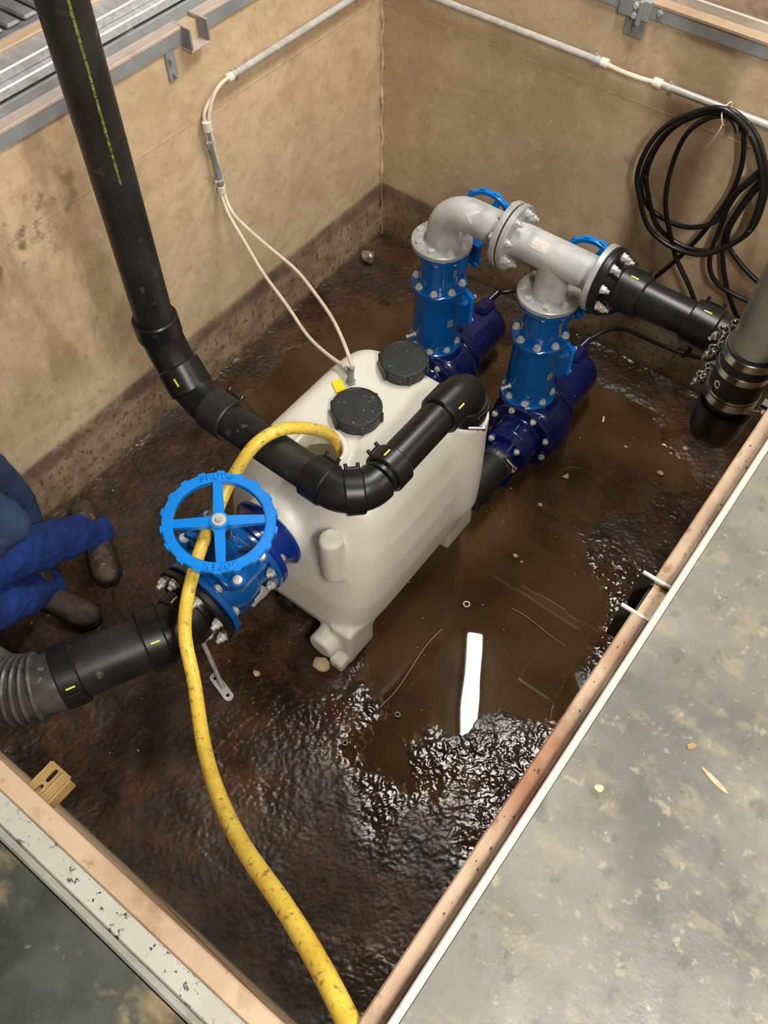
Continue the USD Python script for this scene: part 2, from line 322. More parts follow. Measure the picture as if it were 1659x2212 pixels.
def extr(poly, h, pos=(0, 0, 0), axis=(0, 0, 1), up=None):
    ms = [trimesh.creation.extrude_polygon(g, h, engine='earcut') for g in getattr(poly, 'geoms', [poly])]
    return place(cat_(ms), pos, axis, up)
HEX = Polygon([(math.cos(a), math.sin(a)) for a in np.arange(6) * PI / 3 + 0.3])
def scale_poly(p, s): 
    from shapely import affinity
    return affinity.scale(p, s, s, origin=(0, 0))
def bolt_mesh(pos, axis, s=0.0135, head=0.010, washer=True, stud=0.0):
    """hex head (or nut) standing on a face, washer below, a stud end above"""
    ms = []
    if washer: ms.append(lathe([(0, 0), (s * 1.22, 0), (s * 1.22, 0.003), (0, 0.003)], 14))
    h = extr(scale_poly(HEX, s), head * 0.8, (0, 0, 0.003)); ms.append(h)
    ms.append(lathe([(s * 0.86, 0), (s * 0.80, head * 0.2), (0, head * 0.2)][::1] + [], 12, (0, 0, 0.003 + head * 0.8)) if False else lathe([(0, -0.001), (s * 0.88, -0.001), (s * 0.8, head * 0.2), (0, head * 0.2)], 12, (0, 0, 0.003 + head * 0.8)))
    if stud: ms.append(lathe([(0, 0), (s * 0.55, 0), (s * 0.5, stud), (0, stud)], 10, (0, 0, head)))
    return place(cat_(ms), pos, axis)
def bolt_circle(parent, name, c, axis, r, n, s=0.0135, head=0.010, phase=0.5, stud=0.0, mat='steel_bolt', skip=(), washer=True):
    T = frame(axis)
    for i in range(n):
        if i in skip: continue
        a = (i + phase) * 2 * PI / n
        part(parent, name, bolt_mesh(V(*c) + r * (math.cos(a) * T[:3, 0] + math.sin(a) * T[:3, 1]), axis, s, head, washer, stud), mat)
def sdf_mesh(f, lo, hi, e):
    return manifold3d.Manifold.level_set(f, [*lo, *hi], e)
def to_tri(m_):
    q = m_.to_mesh(); return trimesh.Trimesh(np.array(q.vert_properties)[:, :3], np.array(q.tri_verts), process=False)
def smoothed(m_, it=8):
    t = to_tri(m_) if hasattr(m_, 'to_mesh') else m_.copy()
    trimesh.smoothing.filter_taubin(t, lamb=0.5, nu=0.52, iterations=it); return t
def man(t): return manifold3d.Manifold(manifold3d.Mesh(np.asarray(t.vertices, np.float32), np.asarray(t.faces, np.uint32)))
def capsule(pts, rads):
    """hull chain of spheres"""
    out = None
    for (a, ra), (b, rb) in zip(zip(pts, rads), zip(pts[1:], rads[1:])):
        h = manifold3d.Manifold.batch_hull([manifold3d.Manifold.sphere(ra, 20).translate([float(x) for x in a]), manifold3d.Manifold.sphere(rb, 20).translate([float(x) for x in b])])
        out = h if out is None else out + h
    return out

# ------------------------------------------------------------------ the setting: pit, floor above, room
W, D, HT, HL = 2.095, 2.872, 1.498, 1.471          # pit width (x), depth (-y), floor level above, ledge level
P_MAIN = [(1.281,-.849),(1.338,-1.024),(1.25,-1.2),(1.1,-1.3),(1.0,-1.6),(1.1,-1.75),(1.25,-1.8),(1.329,-1.834),(1.366,-1.962),(1.45,-1.95),(1.517,-1.997),(1.522,-2.196),(1.735,-2.131),(1.639,-2.027),(1.677,-1.917),(1.775,-1.862),(1.824,-1.763),(1.947,-1.689),(2.033,-1.582),(1.989,-1.442),(1.965,-1.232),(1.864,-1.088),(1.75,-1.05),(1.66,-.93),(1.70,-.85),(1.82,-.66),(1.80,-.543),(1.967,-.469),(1.874,-.364),(1.736,-.346),(1.653,-.186),(1.393,-.2),(1.2,-.2),(1.0,-.2),(.9,-.3),(1.0,-.6),(1.1,-.8)]
P_LEFT = [(.212,-1.161),(.178,-.871),(.233,-.567),(.364,-.268),(.544,-.3),(.7,-.5),(.65,-.8),(.6,-1.1),(.45,-1.25)]
puddles = unary_union([Polygon(P_MAIN).buffer(0.03).buffer(-0.02), Polygon(P_LEFT).buffer(0.04).buffer(-0.02)])
def pit_floor_mesh():
    nx, ny = 580, 796
    X, Y = np.meshgrid(np.linspace(-0.01, W + 0.01, nx), np.linspace(-D - 0.01, 0.01, ny), indexing='ij')
    import shapely
    pts = shapely.points(X.ravel(), Y.ravel()); bd = puddles.boundary
    d = shapely.distance(bd, pts) * np.where(shapely.contains(puddles, pts), -1, 1)
    d = d.reshape(X.shape)
    p3 = np.stack([X, Y, X * 0], -1)
    d = d + 0.10 * (meshkit.fbm(p3 * 9, 4, 5) - 0.5) + 0.05 * (meshkit.fbm(p3 * 40, 2, 6) - 0.5)
    base = np.where(d > 0, 0.0065 * (1 - np.exp(-np.maximum(d, 0) / 0.05)), np.maximum(d * 0.10, -0.010))
    rough = 0.0036 * (meshkit.fbm(p3 * 85, 3, 8) - 0.5) + 0.008 * (meshkit.fbm(p3 * 16, 3, 3) - 0.5) + 0.010 * (meshkit.fbm(p3 * 5, 2, 4) - 0.5) + 0.0016 * (meshkit.noise(p3 * 130, 12) - 0.5)
    Z = base + rough * np.clip(0.35 + d / 0.05, 0.25, 1)
    edge = np.minimum.reduce([X, -Y, W - X, Y + D]); Z += 0.012 * np.exp(-np.maximum(edge, 0) / 0.03) * (0.6 + 0.8 * meshkit.fbm(p3 * 12, 3, 9))
    v = np.stack([X, Y, Z], -1).reshape(-1, 3); i, j = np.meshgrid(np.arange(nx - 1), np.arange(ny - 1), indexing='ij'); a = (i * ny + j).ravel()
    q = np.stack([a, a + ny, a + ny + 1, a + 1], 1)
    return (v, np.vstack([q[:, [0, 1, 2]], q[:, [0, 2, 3]]]))
single('floor', pit_floor_mesh(), 'pit_floor', kind='structure', smooth=True)
wp = puddles.buffer(0.10).intersection(sbox(0.005, -D + 0.005, W - 0.005, -0.005))
single('puddle_water', extr(wp, 0.003, (0, 0, -0.0028)), 'water', 'murky brown puddle of water lying on the pit floor around the pumps', 'puddle', smooth=False)
TH = 0.25
def slab_with(poly, z0, z1): return extr(poly, z1 - z0, (0, 0, z0))
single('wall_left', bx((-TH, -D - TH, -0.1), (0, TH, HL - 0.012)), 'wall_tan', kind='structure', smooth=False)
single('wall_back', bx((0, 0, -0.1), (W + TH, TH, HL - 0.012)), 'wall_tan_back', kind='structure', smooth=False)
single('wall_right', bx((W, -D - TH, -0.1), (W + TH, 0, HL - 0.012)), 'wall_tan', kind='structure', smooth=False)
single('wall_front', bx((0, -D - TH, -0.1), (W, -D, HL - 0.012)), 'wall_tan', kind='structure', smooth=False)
# rough mortar bead running up the corner of the two far walls
bp = [(0.004 + 0.004 * math.sin(z * 37), -0.004 - 0.003 * math.cos(z * 51), z) for z in np.linspace(0.02, 1.40, 160)]
single('trim_1', tube(bp, 0.006 + 0.004 * rng.random(160), 6), 'wall_tan', kind='structure', smooth=60)
for k, (lo, hi) in enumerate((((-0.002, -2.8, 1.152), (0.0014, -0.01, 1.1540)), ((0.01, -0.0014, 1.138), (W - 0.01, 0.002, 1.1400)))):
    single(f'trim_{10 + k}', bx(lo, hi), 'wall_tan' if lo[1] < -1 else 'wall_tan_back', kind='structure', smooth=False)    # board seams in the cast walls
single('floor_base', bx((-0.3, -D - 0.3, -0.3), (W + 0.3, 0.3, -0.06)), 'pit_floor', kind='structure', smooth=False)
# upper floor: a concrete slab round the pit, in four pieces
x0, x1, y0, y1 = -0.047, W + 0.042, -D - 0.075, 0.047
LX0, LX1, LY0, LY1 = -1.9, 5.4, -5.6, 1.3
fl = structure('floor_upper')
part(fl, 'slab_piece', bx((LX0, LY0, HT - 0.3), (x0, LY1, HT - 0.001)), 'dark_concrete', smooth=False)
part(fl, 'slab_piece', bx((x0, y1, HT - 0.3), (LX1, LY1, HT - 0.001)), 'brown_concrete', smooth=False)
part(fl, 'slab_piece', bx((x1, LY0, HT - 0.3), (LX1, y1, HT - 0.001)), 'worn_concrete', smooth=False)
part(fl, 'slab_piece', bx((x0, LY0, HT - 0.3), (x1, y0, HT - 0.001)), 'dark_concrete', smooth=False)
single('ceiling', bx((LX0, LY0, 3.62), (LX1, LY1, 3.75)), 'ceiling_paint', kind='structure', smooth=False)
for nm, lo, hi in (('wall_room_left', (LX0 - 0.2, LY0, 1.2), (LX0, LY1, 3.7)), ('wall_room_right', (LX1, LY0, 1.2), (LX1 + 0.2, LY1, 3.7)),
                   ('wall_room_back', (LX0, LY1, 1.2), (LX1, LY1 + 0.2, 3.7)), ('wall_room_front', (LX0, LY0 - 0.2, 1.2), (LX1, LY0, 3.7))):
    single(nm, bx(lo, hi), 'room_wall', kind='structure', smooth=False)
for k, (x, y) in enumerate(((0.2, -0.6), (2.3, -0.6), (4.2, -0.6))):
    single(f'trim_{6 + k}', bx((x - 0.06, LY0, 3.50), (x + 0.06, LY1, 3.62)), 'room_wall', kind='structure', smooth=False)

for lab, lo, hi in (('large pale ceiling board mirrored in the puddle by the back wall', (0.75, 0.62, 3.56), (1.62, 1.12, 3.60)), ('small pale ceiling board mirrored in the puddle beside the lamp', (1.45, -0.08, 3.50), (1.82, 0.40, 3.54))):
    single('ceiling_board', bx(lo, hi, 0.004), 'paper_white', lab, 'ceiling board', smooth=False)
# lamps
for i, (lab, c, d, L, w, st) in enumerate(LAMPS):
    t = thing('batten_lamp', lab, 'ceiling lamp', c)
    part(t, 'lamp_housing', place(bx((-w / 2 - .01, -L / 2 - .02, 0.03), (w / 2 + .01, L / 2 + .02, 0.10), 0.01), c, (0, 0, 1), np.cross(V(0, 0, 1), d / np.linalg.norm(d)) if False else None) if False else
         place(bx((-L / 2 - .02, -w / 2 - .01, 0.03), (L / 2 + .02, w / 2 + .01, 0.10), 0.01), c, (0, 0, 1), np.cross((0, 0, 1), d)), 'lamp_body', smooth=False)
    part(t, 'diffuser', place(bx((-L / 2, -w / 2, -0.012), (L / 2, w / 2, 0.03), 0.012), c, (0, 0, 1), np.cross((0, 0, 1), d)), f'lamp_glow_{i}', smooth=False)

# steel edge frames round the pit: horizontal ledge (rebate) + upstanding leg + face towards the pit
NL, NR = (-1.042, -0.972), (-1.992, -1.914)         # beam pockets on the left and the right side
t = structure('trim_2')                            # left
for a, b in ((-D - 0.07, NL[0]), (NL[1], 0.045)):
    part(t, 'ledge', bx((-0.034, a, HL - 0.012), (0.012, b, HL), 0.002), 'ledge_pink', smooth=False)
    part(t, 'face', bx((0.0, a, HL - 0.052), (0.010, min(b, 0), HL - 0.0122), 0.001), 'steel_grey', smooth=False)
part(t, 'upstand', bx((-0.046, -D - 0.07, HL - 0.06), (-0.0345, 0.045, HT), 0.002), 'steel_grey', smooth=False)
t = structure('trim_3')                            # back
part(t, 'ledge', bx((-0.03, -0.012, HL - 0.012), (W + 0.03, 0.034, HL), 0.002), 'ledge_rust', smooth=False)
part(t, 'face', bx((0.011, -0.010, HL - 0.052), (W, 0.0, HL - 0.0122), 0.001), 'steel_grey', smooth=False)
part(t, 'upstand', bx((-0.03, 0.0345, HL - 0.06), (W + 0.03, 0.046, HT), 0.002), 'steel_white', smooth=False)
t = structure('trim_4')                            # right
for a, b in ((-D - 0.07, NR[0]), (NR[1], -0.013)):
    part(t, 'ledge', bx((W - 0.006, a, HL - 0.012), (W + 0.0275, b, HL), 0.003), 'ledge_rust', smooth=False)
    part(t, 'face', bx((W - 0.006, a, HL - 0.052), (W, b, HL - 0.0122), 0.001), 'steel_grey', smooth=False)
part(t, 'upstand', bx((W + 0.028, -D - 0.07, HL - 0.06), (W + 0.041, 0.03, HT + 0.001), 0.002), 'steel_white', smooth=False)
t = structure('trim_5')                            # front
part(t, 'ledge', bx((0.013, -D - 0.026, HL - 0.012), (W - 0.007, -D + 0.006, HL), 0.003), 'ledge_rust', smooth=False)
part(t, 'face', bx((0.013, -D, HL - 0.052), (W - 0.007, -D + 0.006, HL - 0.0122), 0.001), 'ledge_rust', smooth=False)
part(t, 'grouted_strip', bx((0.013, -D - 0.060, HL - 0.02), (W + 0.027, -D - 0.0262, HL + 0.012), 0.003), 'grey_green_strip', smooth=False)
part(t, 'upstand', bx((-0.03, -D - 0.073, HL - 0.06), (W + 0.04, -D - 0.0605, HT + 0.001), 0.004), 'steel_edge', smooth=False)

def pocket(name, label, loc, x_in, x_out, ya, yb, zb, mat, side_mat, edge_mat):
    t = thing(name, label, 'beam pocket', loc)
    lo, hi = min(x_in, x_out), max(x_in, x_out)
    for y0_, y1_ in ((ya - 0.007, ya), (yb, yb + 0.007)):
        p_ = part(t, 'side_plate', bx((lo, y0_, zb), (hi, y1_, HL - 0.004)), side_mat, smooth=False)
        part(p_, 'worn_edge', bx((lo, y0_, HL - 0.004), (hi, y1_, HL + 0.002), 0.001), edge_mat, smooth=False)
    part(t, 'seat_plate', bx((lo, ya - 0.007, zb - 0.008), (hi, yb + 0.007, zb), 0.001), mat, smooth=False)
    return t
pocket('beam_pocket', 'grey U-shaped steel beam pocket breaking the ledge over the left wall conduit', (0.02, -1.007, 1.40), -0.034, 0.046, NL[0], NL[1], 1.405, 'ledge_pink', 'steel_grey', 'ledge_pink')
t = pocket('beam_pocket', 'dark beam pocket with two white side plates in the rusty right pit edge', (2.09, -1.953, 1.40), 2.066, 2.122, NR[0], NR[1], 1.36, 'steel_dark', 'steel_dark', 'steel_white')
part(t, 'back_plate', bx((2.090, NR[0], 1.36), (2.0945, NR[1], 1.45)), 'steel_dark', smooth=False)
def hanger(label, lo, hi, bolts, axis):
    t = thing('hanger_plate', label, 'bracket', (V(*lo) + V(*hi)) / 2)
    part(t, 'plate', bx(lo, hi, 0.003), 'steel_grey', smooth=False)
    for b in bolts: part(t, 'bolt', bolt_mesh(b, axis, 0.008, 0.007), 'steel_grey')
hanger('narrow grey steel hanger plate with two bolts under the left pit edge', (0.0005, -1.128, 1.325), (0.008, -1.088, 1.418), [(0.008, -1.112, 1.392), (0.008, -1.106, 1.343)], (1, 0, 0))
hanger('square grey steel hanger plate with one bolt under the back pit edge', (1.022, -0.009, 1.345), (1.092, -0.0005, 1.418), [(1.062, -0.009, 1.378)], (0, -1, 0))
t = thing('beam_saddle', 'grey bolted steel saddle plate on the back pit edge above the hanger plate', 'bracket', (1.05, -0.02, 1.44))
part(t, 'saddle_plate', bx((0.995, -0.028, 1.412), (1.105, -0.0105, 1.476), 0.003), 'steel_grey', smooth=False)
part(t, 'rib', bx((1.070, -0.045, 1.400), (1.082, -0.011, 1.476), 0.002), 'steel_grey', smooth=False)
for z in (1.425, 1.455): part(t, 'bolt', bolt_mesh((1.058, -0.028, z), (0, -1, 0), 0.010, 0.009), 'steel_bolt')
part(t, 'bolt', bolt_mesh((1.135, -0.0105, 1.447), (0, -1, 0), 0.009, 0.009), 'steel_grey')
# slotted ochre channel hanging off the front ledge
t = thing('slotted_bracket', 'ochre slotted channel bracket reaching into the pit from the front edge', 'bracket', (1.47, -2.82, 1.42))
pl = sbox(-0.022, -0.034, 0.022, 0.034)
for y in (-0.015, 0.016): pl = pl.difference(LineString([(-0.005, y - 0.008), (-0.005, y + 0.008)]).buffer(0.0045))
part(t, 'slotted_plate', extr(pl, 0.004, (1.468, -2.848, 1.424)), 'bracket_ochre', smooth=False)
part(t, 'side_flange', bx((1.490, -2.880, 1.395), (1.494, -2.818, 1.428), 0.001), 'bracket_ochre', smooth=False)
part(t, 'side_flange', bx((1.442, -2.880, 1.395), (1.446, -2.816, 1.428), 0.001), 'bracket_ochre', smooth=False)
part(t, 'stiffening_rib', bx((1.474, -2.878, 1.428), (1.478, -2.818, 1.431), 0.001), 'bracket_ochre', smooth=False)

# folded galvanised cover plates stacked on the floor at the top left
t = thing('cover_plate', 'lowest galvanised folded cover plate along the left pit edge', 'cover plate', (-0.2, -1.4, HT)); yA, yB = -2.75, 0.55
part(t, 'tray', bx((-0.60, yA, HT), (-0.050, yB, HT + 0.030), 0.004), 'galvanised', smooth=False)
t = thing('cover_plate', 'upper galvanised folded cover plate set back on the lowest one', 'cover plate', (-0.2, -1.4, HT + .03))
part(t, 'tray', bx((-0.62, yA + 0.03, HT + 0.0302), (-0.073, yB - 0.05, HT + 0.060), 0.004), 'galvanised', smooth=False)
single('timber_lath', bx((-0.192, -2.6, HT + 0.0602), (-0.146, 0.40, HT + 0.068), 0.002), 'timber', 'pale timber lath lying on the stacked galvanised cover plates', 'wood strip', smooth=False)
t = thing('tread_plate', 'grey ribbed tread plate behind the pale timber lath', 'tread plate', (-0.4, -1.4, HT + .06))
part(t, 'sheet', bx((-0.60, -2.5, HT + 0.0602), (-0.196, 0.3, HT + 0.066), 0.001), 'galvanised_dull', smooth=False)
for y in np.arange(-2.42, 0.25, 0.062):
    part(t, 'rib', bx((-0.59, y, HT + 0.066), (-0.215, y + 0.050, HT + 0.080), 0.008), 'galvanised_dull', smooth=False)

# ------------------------------------------------------------------ conduits, tubes and clips on the walls
def clip(parent, c, axis, out, r):
    """saddle clip: band round the tube, stand-off and screw"""
    c, axis, out = V(*c), V(*axis), V(*out)
    s = part(parent, 'saddle_clip', ring(c - axis * 0.005, axis, 0.010, r + 0.002, r, 16, 0.0008), 'conduit_metal')
    up = np.cross(axis, out)
    lug = cat_([place(bx((-0.004, -0.003, 0), (0.004, 0.003, 0.008)), c + up * (r + 0.001), up), place(bx((-0.004, -0.003, 0), (0.004, 0.003, 0.008)), c - up * (r + 0.001), -up)])
    part(s, 'lug', lug, 'conduit_metal', smooth=False)
    part(s, 'stand_off', cyl(c - out * (r + 0.001), c - out * 0.030, 0.004, 8), 'steel_bolt')
    part(s, 'screw', bolt_mesh(c + up * (r + 0.009), up, 0.004, 0.003, False, 0.004), 'steel_bolt')
ZC = 1.243; CR = 0.0125; off = 0.028
t = thing('conduit_pipe', 'galvanised conduit running along the left wall into the far corner', 'conduit', (off, -0.43, ZC))
part(t, 'tube', cyl((off, -0.885, ZC), (off, -0.03, ZC), CR, 16), 'conduit_metal')
part(t, 'end_bush', cyl((off, -0.905, ZC), (off, -0.880, ZC), 0.0155, 14, bev=0.002), 'white_plastic')
for y in (-0.855, -0.19): clip(t, (off, y, ZC), (0, 1, 0), (1, 0, 0), CR)
t = thing('conduit_pipe', 'short vertical dark grey conduit clipped to the left wall', 'conduit', (off, -1.018, 1.0))
part(t, 'tube', cyl((off, -1.014, 0.885), (off, -1.026, 1.125), 0.0125, 16), 'steel_grey')
part(t, 'end_bush', cyl((off, -1.0265, 1.115), (off, -1.028, 1.152), 0.017, 14, bev=0.002), 'white_plastic')
part(t, 'end_bush', cyl((off, -1.0135, 0.890), (off, -1.0125, 0.860), 0.0155, 14, bev=0.002), 'white_plastic')
for z in (1.075, 0.915): clip(t, (off, -1.0145 - (z - .885) * .05, z), (0, 0, 1), (1, 0, 0), 0.0125)
t = thing('conduit_pipe', 'long galvanised conduit along the back wall above the grey manifold', 'conduit', (0.5, -off, ZC))
part(t, 'tube', cyl((0.03, -off, ZC), (0.985, -off, ZC), CR, 16), 'conduit_metal')
part(t, 'end_bush', cyl((0.978, -off, ZC), (1.006, -off, ZC), 0.0165, 14, bev=0.002), 'white_plastic')
for x in (0.955, 0.20): clip(t, (x, -off, ZC), (1, 0, 0), (0, -1, 0), CR)
t = thing('conduit_pipe', 'galvanised conduit on the back wall carrying the black cable coil', 'conduit', (1.6, -off, ZC))
part(t, 'tube', cyl((1.205, -off, ZC), (2.06, -off, ZC), CR, 16), 'conduit_metal')
part(t, 'end_bush', cyl((1.178, -off, ZC), (1.212, -off, ZC), 0.0165, 14, bev=0.002), 'white_plastic')
clip(t, (1.24, -off, ZC), (1, 0, 0), (0, -1, 0), CR)
single('sensor_tube', tube(spline([(0.99, -off, ZC), (1.05, -off - .004, ZC - .004), (1.13, -off - .004, ZC - .004), (1.19, -off, ZC)], 24), 0.0085, 10), 'tube_white', 'white plastic tube bridging two conduits on the back wall', 'tube')
# two white level-sensor tubes: from the left conduit down to the tank
GL = V(0.932, -1.388, 0.80)
def sensor(dx, dy, mids, end, label):
    up = [(off + dx, -0.89, ZC + dy), (off + dx, -0.925, ZC + dy * .9), (off + dx, -0.975, 1.223 + dy), (off + dx, -1.015 + dy, 1.185), (off + dx, -1.027 + dy, 1.150), (off + dx, -1.020 + dy * .5, 1.0), (off + dx, -1.013 + dy * .5, 0.865)]
    single('sensor_tube', tube(spline(up + mids + [end], 110), 0.0066, 10), 'tube_white', label, 'tube')
sensor(0.007, 0.006, [(0.076, -1.028, 0.815), (0.14, -1.039, 0.79), (0.244, -1.048, 0.765), (0.348, -1.062, 0.755), (0.436, -1.082, 0.755), (0.526, -1.118, 0.76), (0.626, -1.167, 0.772), (0.72, -1.221, 0.79), (0.815, -1.288, 0.812), (0.887, -1.344, 0.828)], GL + V(0.004, 0.004, 0.033), 'upper of two thin white tubes bowing from the left wall to the tank')
sensor(-0.004, -0.006, [(0.078, -1.041, 0.80), (0.178, -1.076, 0.75), (0.29, -1.121, 0.715), (0.396, -1.161, 0.70), (0.508, -1.208, 0.70), (0.637, -1.273, 0.715), (0.753, -1.322, 0.745), (0.850, -1.357, 0.780)], GL + V(-0.035, 0.012, 0.005), 'lower of two thin white tubes hanging from the left wall to the tank')

# ------------------------------------------------------------------ the white holding tank
CX = 1.075
Zs = np.array([0.10, 0.20, 0.35, 0.48, 0.60, 0.70, 0.77])
HXs = np.array([0.245, 0.285, 0.312, 0.316, 0.300, 0.266, 0.238])
CXs = [1.075, 1.064, 1.053, 1.050, 1.056, 1.068, 1.075]
YFs = np.array([-1.895, -1.915, -1.904, -1.880, -1.850, -1.815, -1.788])
YBs = np.array([-1.175, -1.160, -1.150, -1.150, -1.160, -1.175, -1.190])
zz_ = [float(x) for x in Zs]
def lerp(z, A):
    if z <= zz_[0]: return A[0]
    for i in range(len(zz_) - 1):
        if z <= zz_[i + 1]:
            s = (z - zz_[i]) / (zz_[i + 1] - zz_[i]); return A[i] + (A[i + 1] - A[i]) * s
    return A[-1]
HXl, YFl, YBl = [list(map(float, a)) for a in (HXs, YFs, YBs)]
def smin(a, b, k):
    h = max(k - abs(a - b), 0.0) / k; return min(a, b) - h * h * k * 0.25
def smax(a, b, k):
    h = max(k - abs(a - b), 0.0) / k; return max(a, b) + h * h * k * 0.25
ZT = 0.762
def box_sd(x, y, z, cx, cy, cz, hx, hy, hz, r):
    qx, qy, qz = abs(x - cx) - hx + r, abs(y - cy) - hy + r, abs(z - cz) - hz + r
    return -(math.sqrt(max(qx, 0) ** 2 + max(qy, 0) ** 2 + max(qz, 0) ** 2) + min(max(qx, qy, qz), 0) - r)
def tank_f(x, y, z):
    if z > 0.83: return -0.05
    hx = lerp(z, HXl); yf = lerp(z, YFl); yb = lerp(z, YBl); hy = (yb - yf) / 2; cy = (yb + yf) / 2
    u = abs(x - lerp(z, CXs)) / hx; w = abs(y - cy) / hy; e = (u ** 5 + w ** 6)
    d = (1 - e ** 0.19) * 0.30 if e > 1e-9 else 0.3
    d = smin(d, ZT - z, 0.075); d = smin(d, z - 0.105, 0.05)
    # riser socket at the rear right corner
    q = math.hypot(x - 1.300, y + 1.272); rs = smin(0.080 - q, 0.770 - z, 0.012); rs = min(rs, z - 0.30)
    d = smax(d, rs, 0.045)
    # vertical stub on the front
    q = math.hypot(x - 1.236, y + 1.868); d = smax(d, smin(min(0.037 - q, z - 0.50), 0.716 - z, 0.015), 0.018)
    # inlet boss
    q = math.hypot(x - 0.997, z - 0.549); d = smax(d, min(0.110 - q, y + 1.888, -1.7 - y), 0.03)
    # horizontal drain stub low on the front
    q = math.hypot(x - 1.236, z - 0.115); d = smax(d, smin(min(0.052 - q, -1.75 - y), y + 1.972, 0.012), 0.012)
    # feet
    if z < 0.3:
        for fx in (0.865, 1.285):
            d = smax(d, min(box_sd(x, y, z, fx, -1.855, 0.09, 0.044, 0.075, 0.12, 0.012)), 0.02) if False else smax(d, box_sd(x, y, z, fx, -1.850, 0.11, 0.042, 0.070, 0.105, 0.012), 0.02)
            d = smax(d, box_sd(x, y, z, fx + 0.008, -1.925, 0.034, 0.030, 0.040, 0.030, 0.008), 0.008)
            d = smax(d, box_sd(x, y, z, fx, -1.235, 0.11, 0.044, 0.085, 0.105, 0.012), 0.02)
    if z < 0.735: d = min(d, 0.030 - d)                    # hollow: a thick plastic wall round the sewage space
    # open inspection port: raised rim, hole below
    q = math.hypot(x - 1.030, y + 1.667)
    d = smax(d, min(0.088 - q, 0.778 - z, z - 0.70), 0.012)
    if z > 0.55: d = min(d, q - 0.071)
    return d
tank_m = sdf_mesh(tank_f, (0.68, -2.0, -0.02), (1.42, -1.11, 0.81), 0.0125)
t = thing('holding_tank', 'white moulded plastic sewage holding tank in the middle of the pit', 'tank', (CX, -1.53, 0))
part(t, 'body', smoothed(tank_m, 6), 'hdpe_white', smooth=True)
def lid(x, y):
    z0 = 0.755
    l = part(t, 'screw_lid', lathe([(0, z0 - ZT), (0.076, z0 - ZT), (0.080, 0.004), (0.0815, 0.044), (0.079, 0.047), (0.074, 0.0475), (0.072, 0.0455), (0, 0.0455)], 48, (x, y, ZT)), 'black_lid')
    for a in np.arange(0.35, 2 * PI, 2 * PI / 6):
        c = V(x + 0.082 * math.cos(a), y + 0.082 * math.sin(a), 0)
        part(l, 'grip_rib', place(bx((-0.005, -0.006, 0.004), (0.005, 0.006, 0.042), 0.002), c + V(0, 0, ZT), (0, 0, 1), (-math.sin(a), math.cos(a), 0)), 'black_lid', smooth=False)
lid(1.035, -1.487); lid(1.030, -1.232)
def top_z(x, y):
    z = 0.80
    while tank_f(x, y, z) < 0 and z > 0.4: z -= 0.001
    return z
sp_ = V(0.912, -1.428, top_z(0.912, -1.428)); sn_ = V(-(top_z(0.922, -1.428) - top_z(0.902, -1.428)) / 0.02, -(top_z(0.912, -1.418) - top_z(0.912, -1.438)) / 0.02, 1)
part(t, 'sticker', place(bx((-0.025, -0.016, 0.0005), (0.025, 0.016, 0.0070)), sp_, sn_, (0.6, 1, 0)), 'sticker_yellow', 'small yellow warning sticker', smooth=False)
g = part(t, 'sensor_fitting', cat_([cyl(GL + V(0, 0, -0.06), GL + V(0, 0, -0.03), 0.017, 6), cyl(GL + V(0, 0, -0.04), GL + V(0, 0, 0.012), 0.011, 14), cyl(GL, GL + V(0.004, 0.004, 0.034), 0.0095, 12), cyl(GL + V(-0.006, 0.002, -0.008), GL + V(-0.032, 0.011, 0.004), 0.0085, 12)]), 'steel_grey', 'grey branched fitting for the two sensor tubes')

# ------------------------------------------------------------------ black electrofusion pipework
def ef_marks(parent, c, axis, r, out, L=0.05):
    """electrofusion terminals and the yellow marker on a coupler"""
    c, axis, out = V(*c), V(*axis) / np.linalg.norm(axis), V(*out); out = out - axis * (out @ axis); out /= np.linalg.norm(out); side = np.cross(axis, out)
    for s in (-1, 1):
        part(parent, 'terminal', cyl(c + out * (r - 0.002) + axis * s * L * 0.42, c + out * (r + 0.016) + axis * s * L * 0.42, 0.0055, 10), 'black_pe')
    part(parent, 'terminal_shroud', place(bx((-L * 0.5, -0.009, -0.002), (L * 0.5, 0.009, 0.006), 0.002), c + out * r, out, np.cross(out, axis)), 'black_pe', smooth=False)
def marker(parent, c, axis, r, out, L=0.026):
    c, axis, out = V(*c), V(*axis) / np.linalg.norm(axis), V(*out); out = out - axis * (out @ axis); out /= np.linalg.norm(out)
    part(parent, 'yellow_marker', place(bx((-L / 2, -0.0025, -0.001), (L / 2, 0.0025, 0.0012)), c + out * (r + 0.0002), out, np.cross(out, axis)), 'marker_yellow', 'yellow indicator line', smooth=False)
def coupler(parent, a, b, r, mat='black_pe', marks=None, mk=None, name='coupler'):
    a, b = V(*a), V(*b); ax = (b - a) / np.linalg.norm(b - a); h = np.linalg.norm(b - a)
    p = part(parent, name, lathe([(r * 0.80, 0), (r - 0.004, 0), (r, 0.005), (r, h - 0.005), (r - 0.004, h), (r * 0.80, h)], 40, a, ax), mat)
    if marks is not None: ef_marks(p, (a + b) / 2, ax, r, marks, h * 0.7)
    if mk is not None: marker(p, (a + b) / 2, ax, r, mk)
    return p
TOC = EYE - V(1.1, -1.6, 0.9)
ZV, XV, YV = 0.90, 1.300, -1.823
rp, rc = 0.0545, 0.066
t = thing('vent_pipe', 'black plastic vent pipe rising from the tank past the left wall', 'pipe', (XV, -1.27, 0.77))
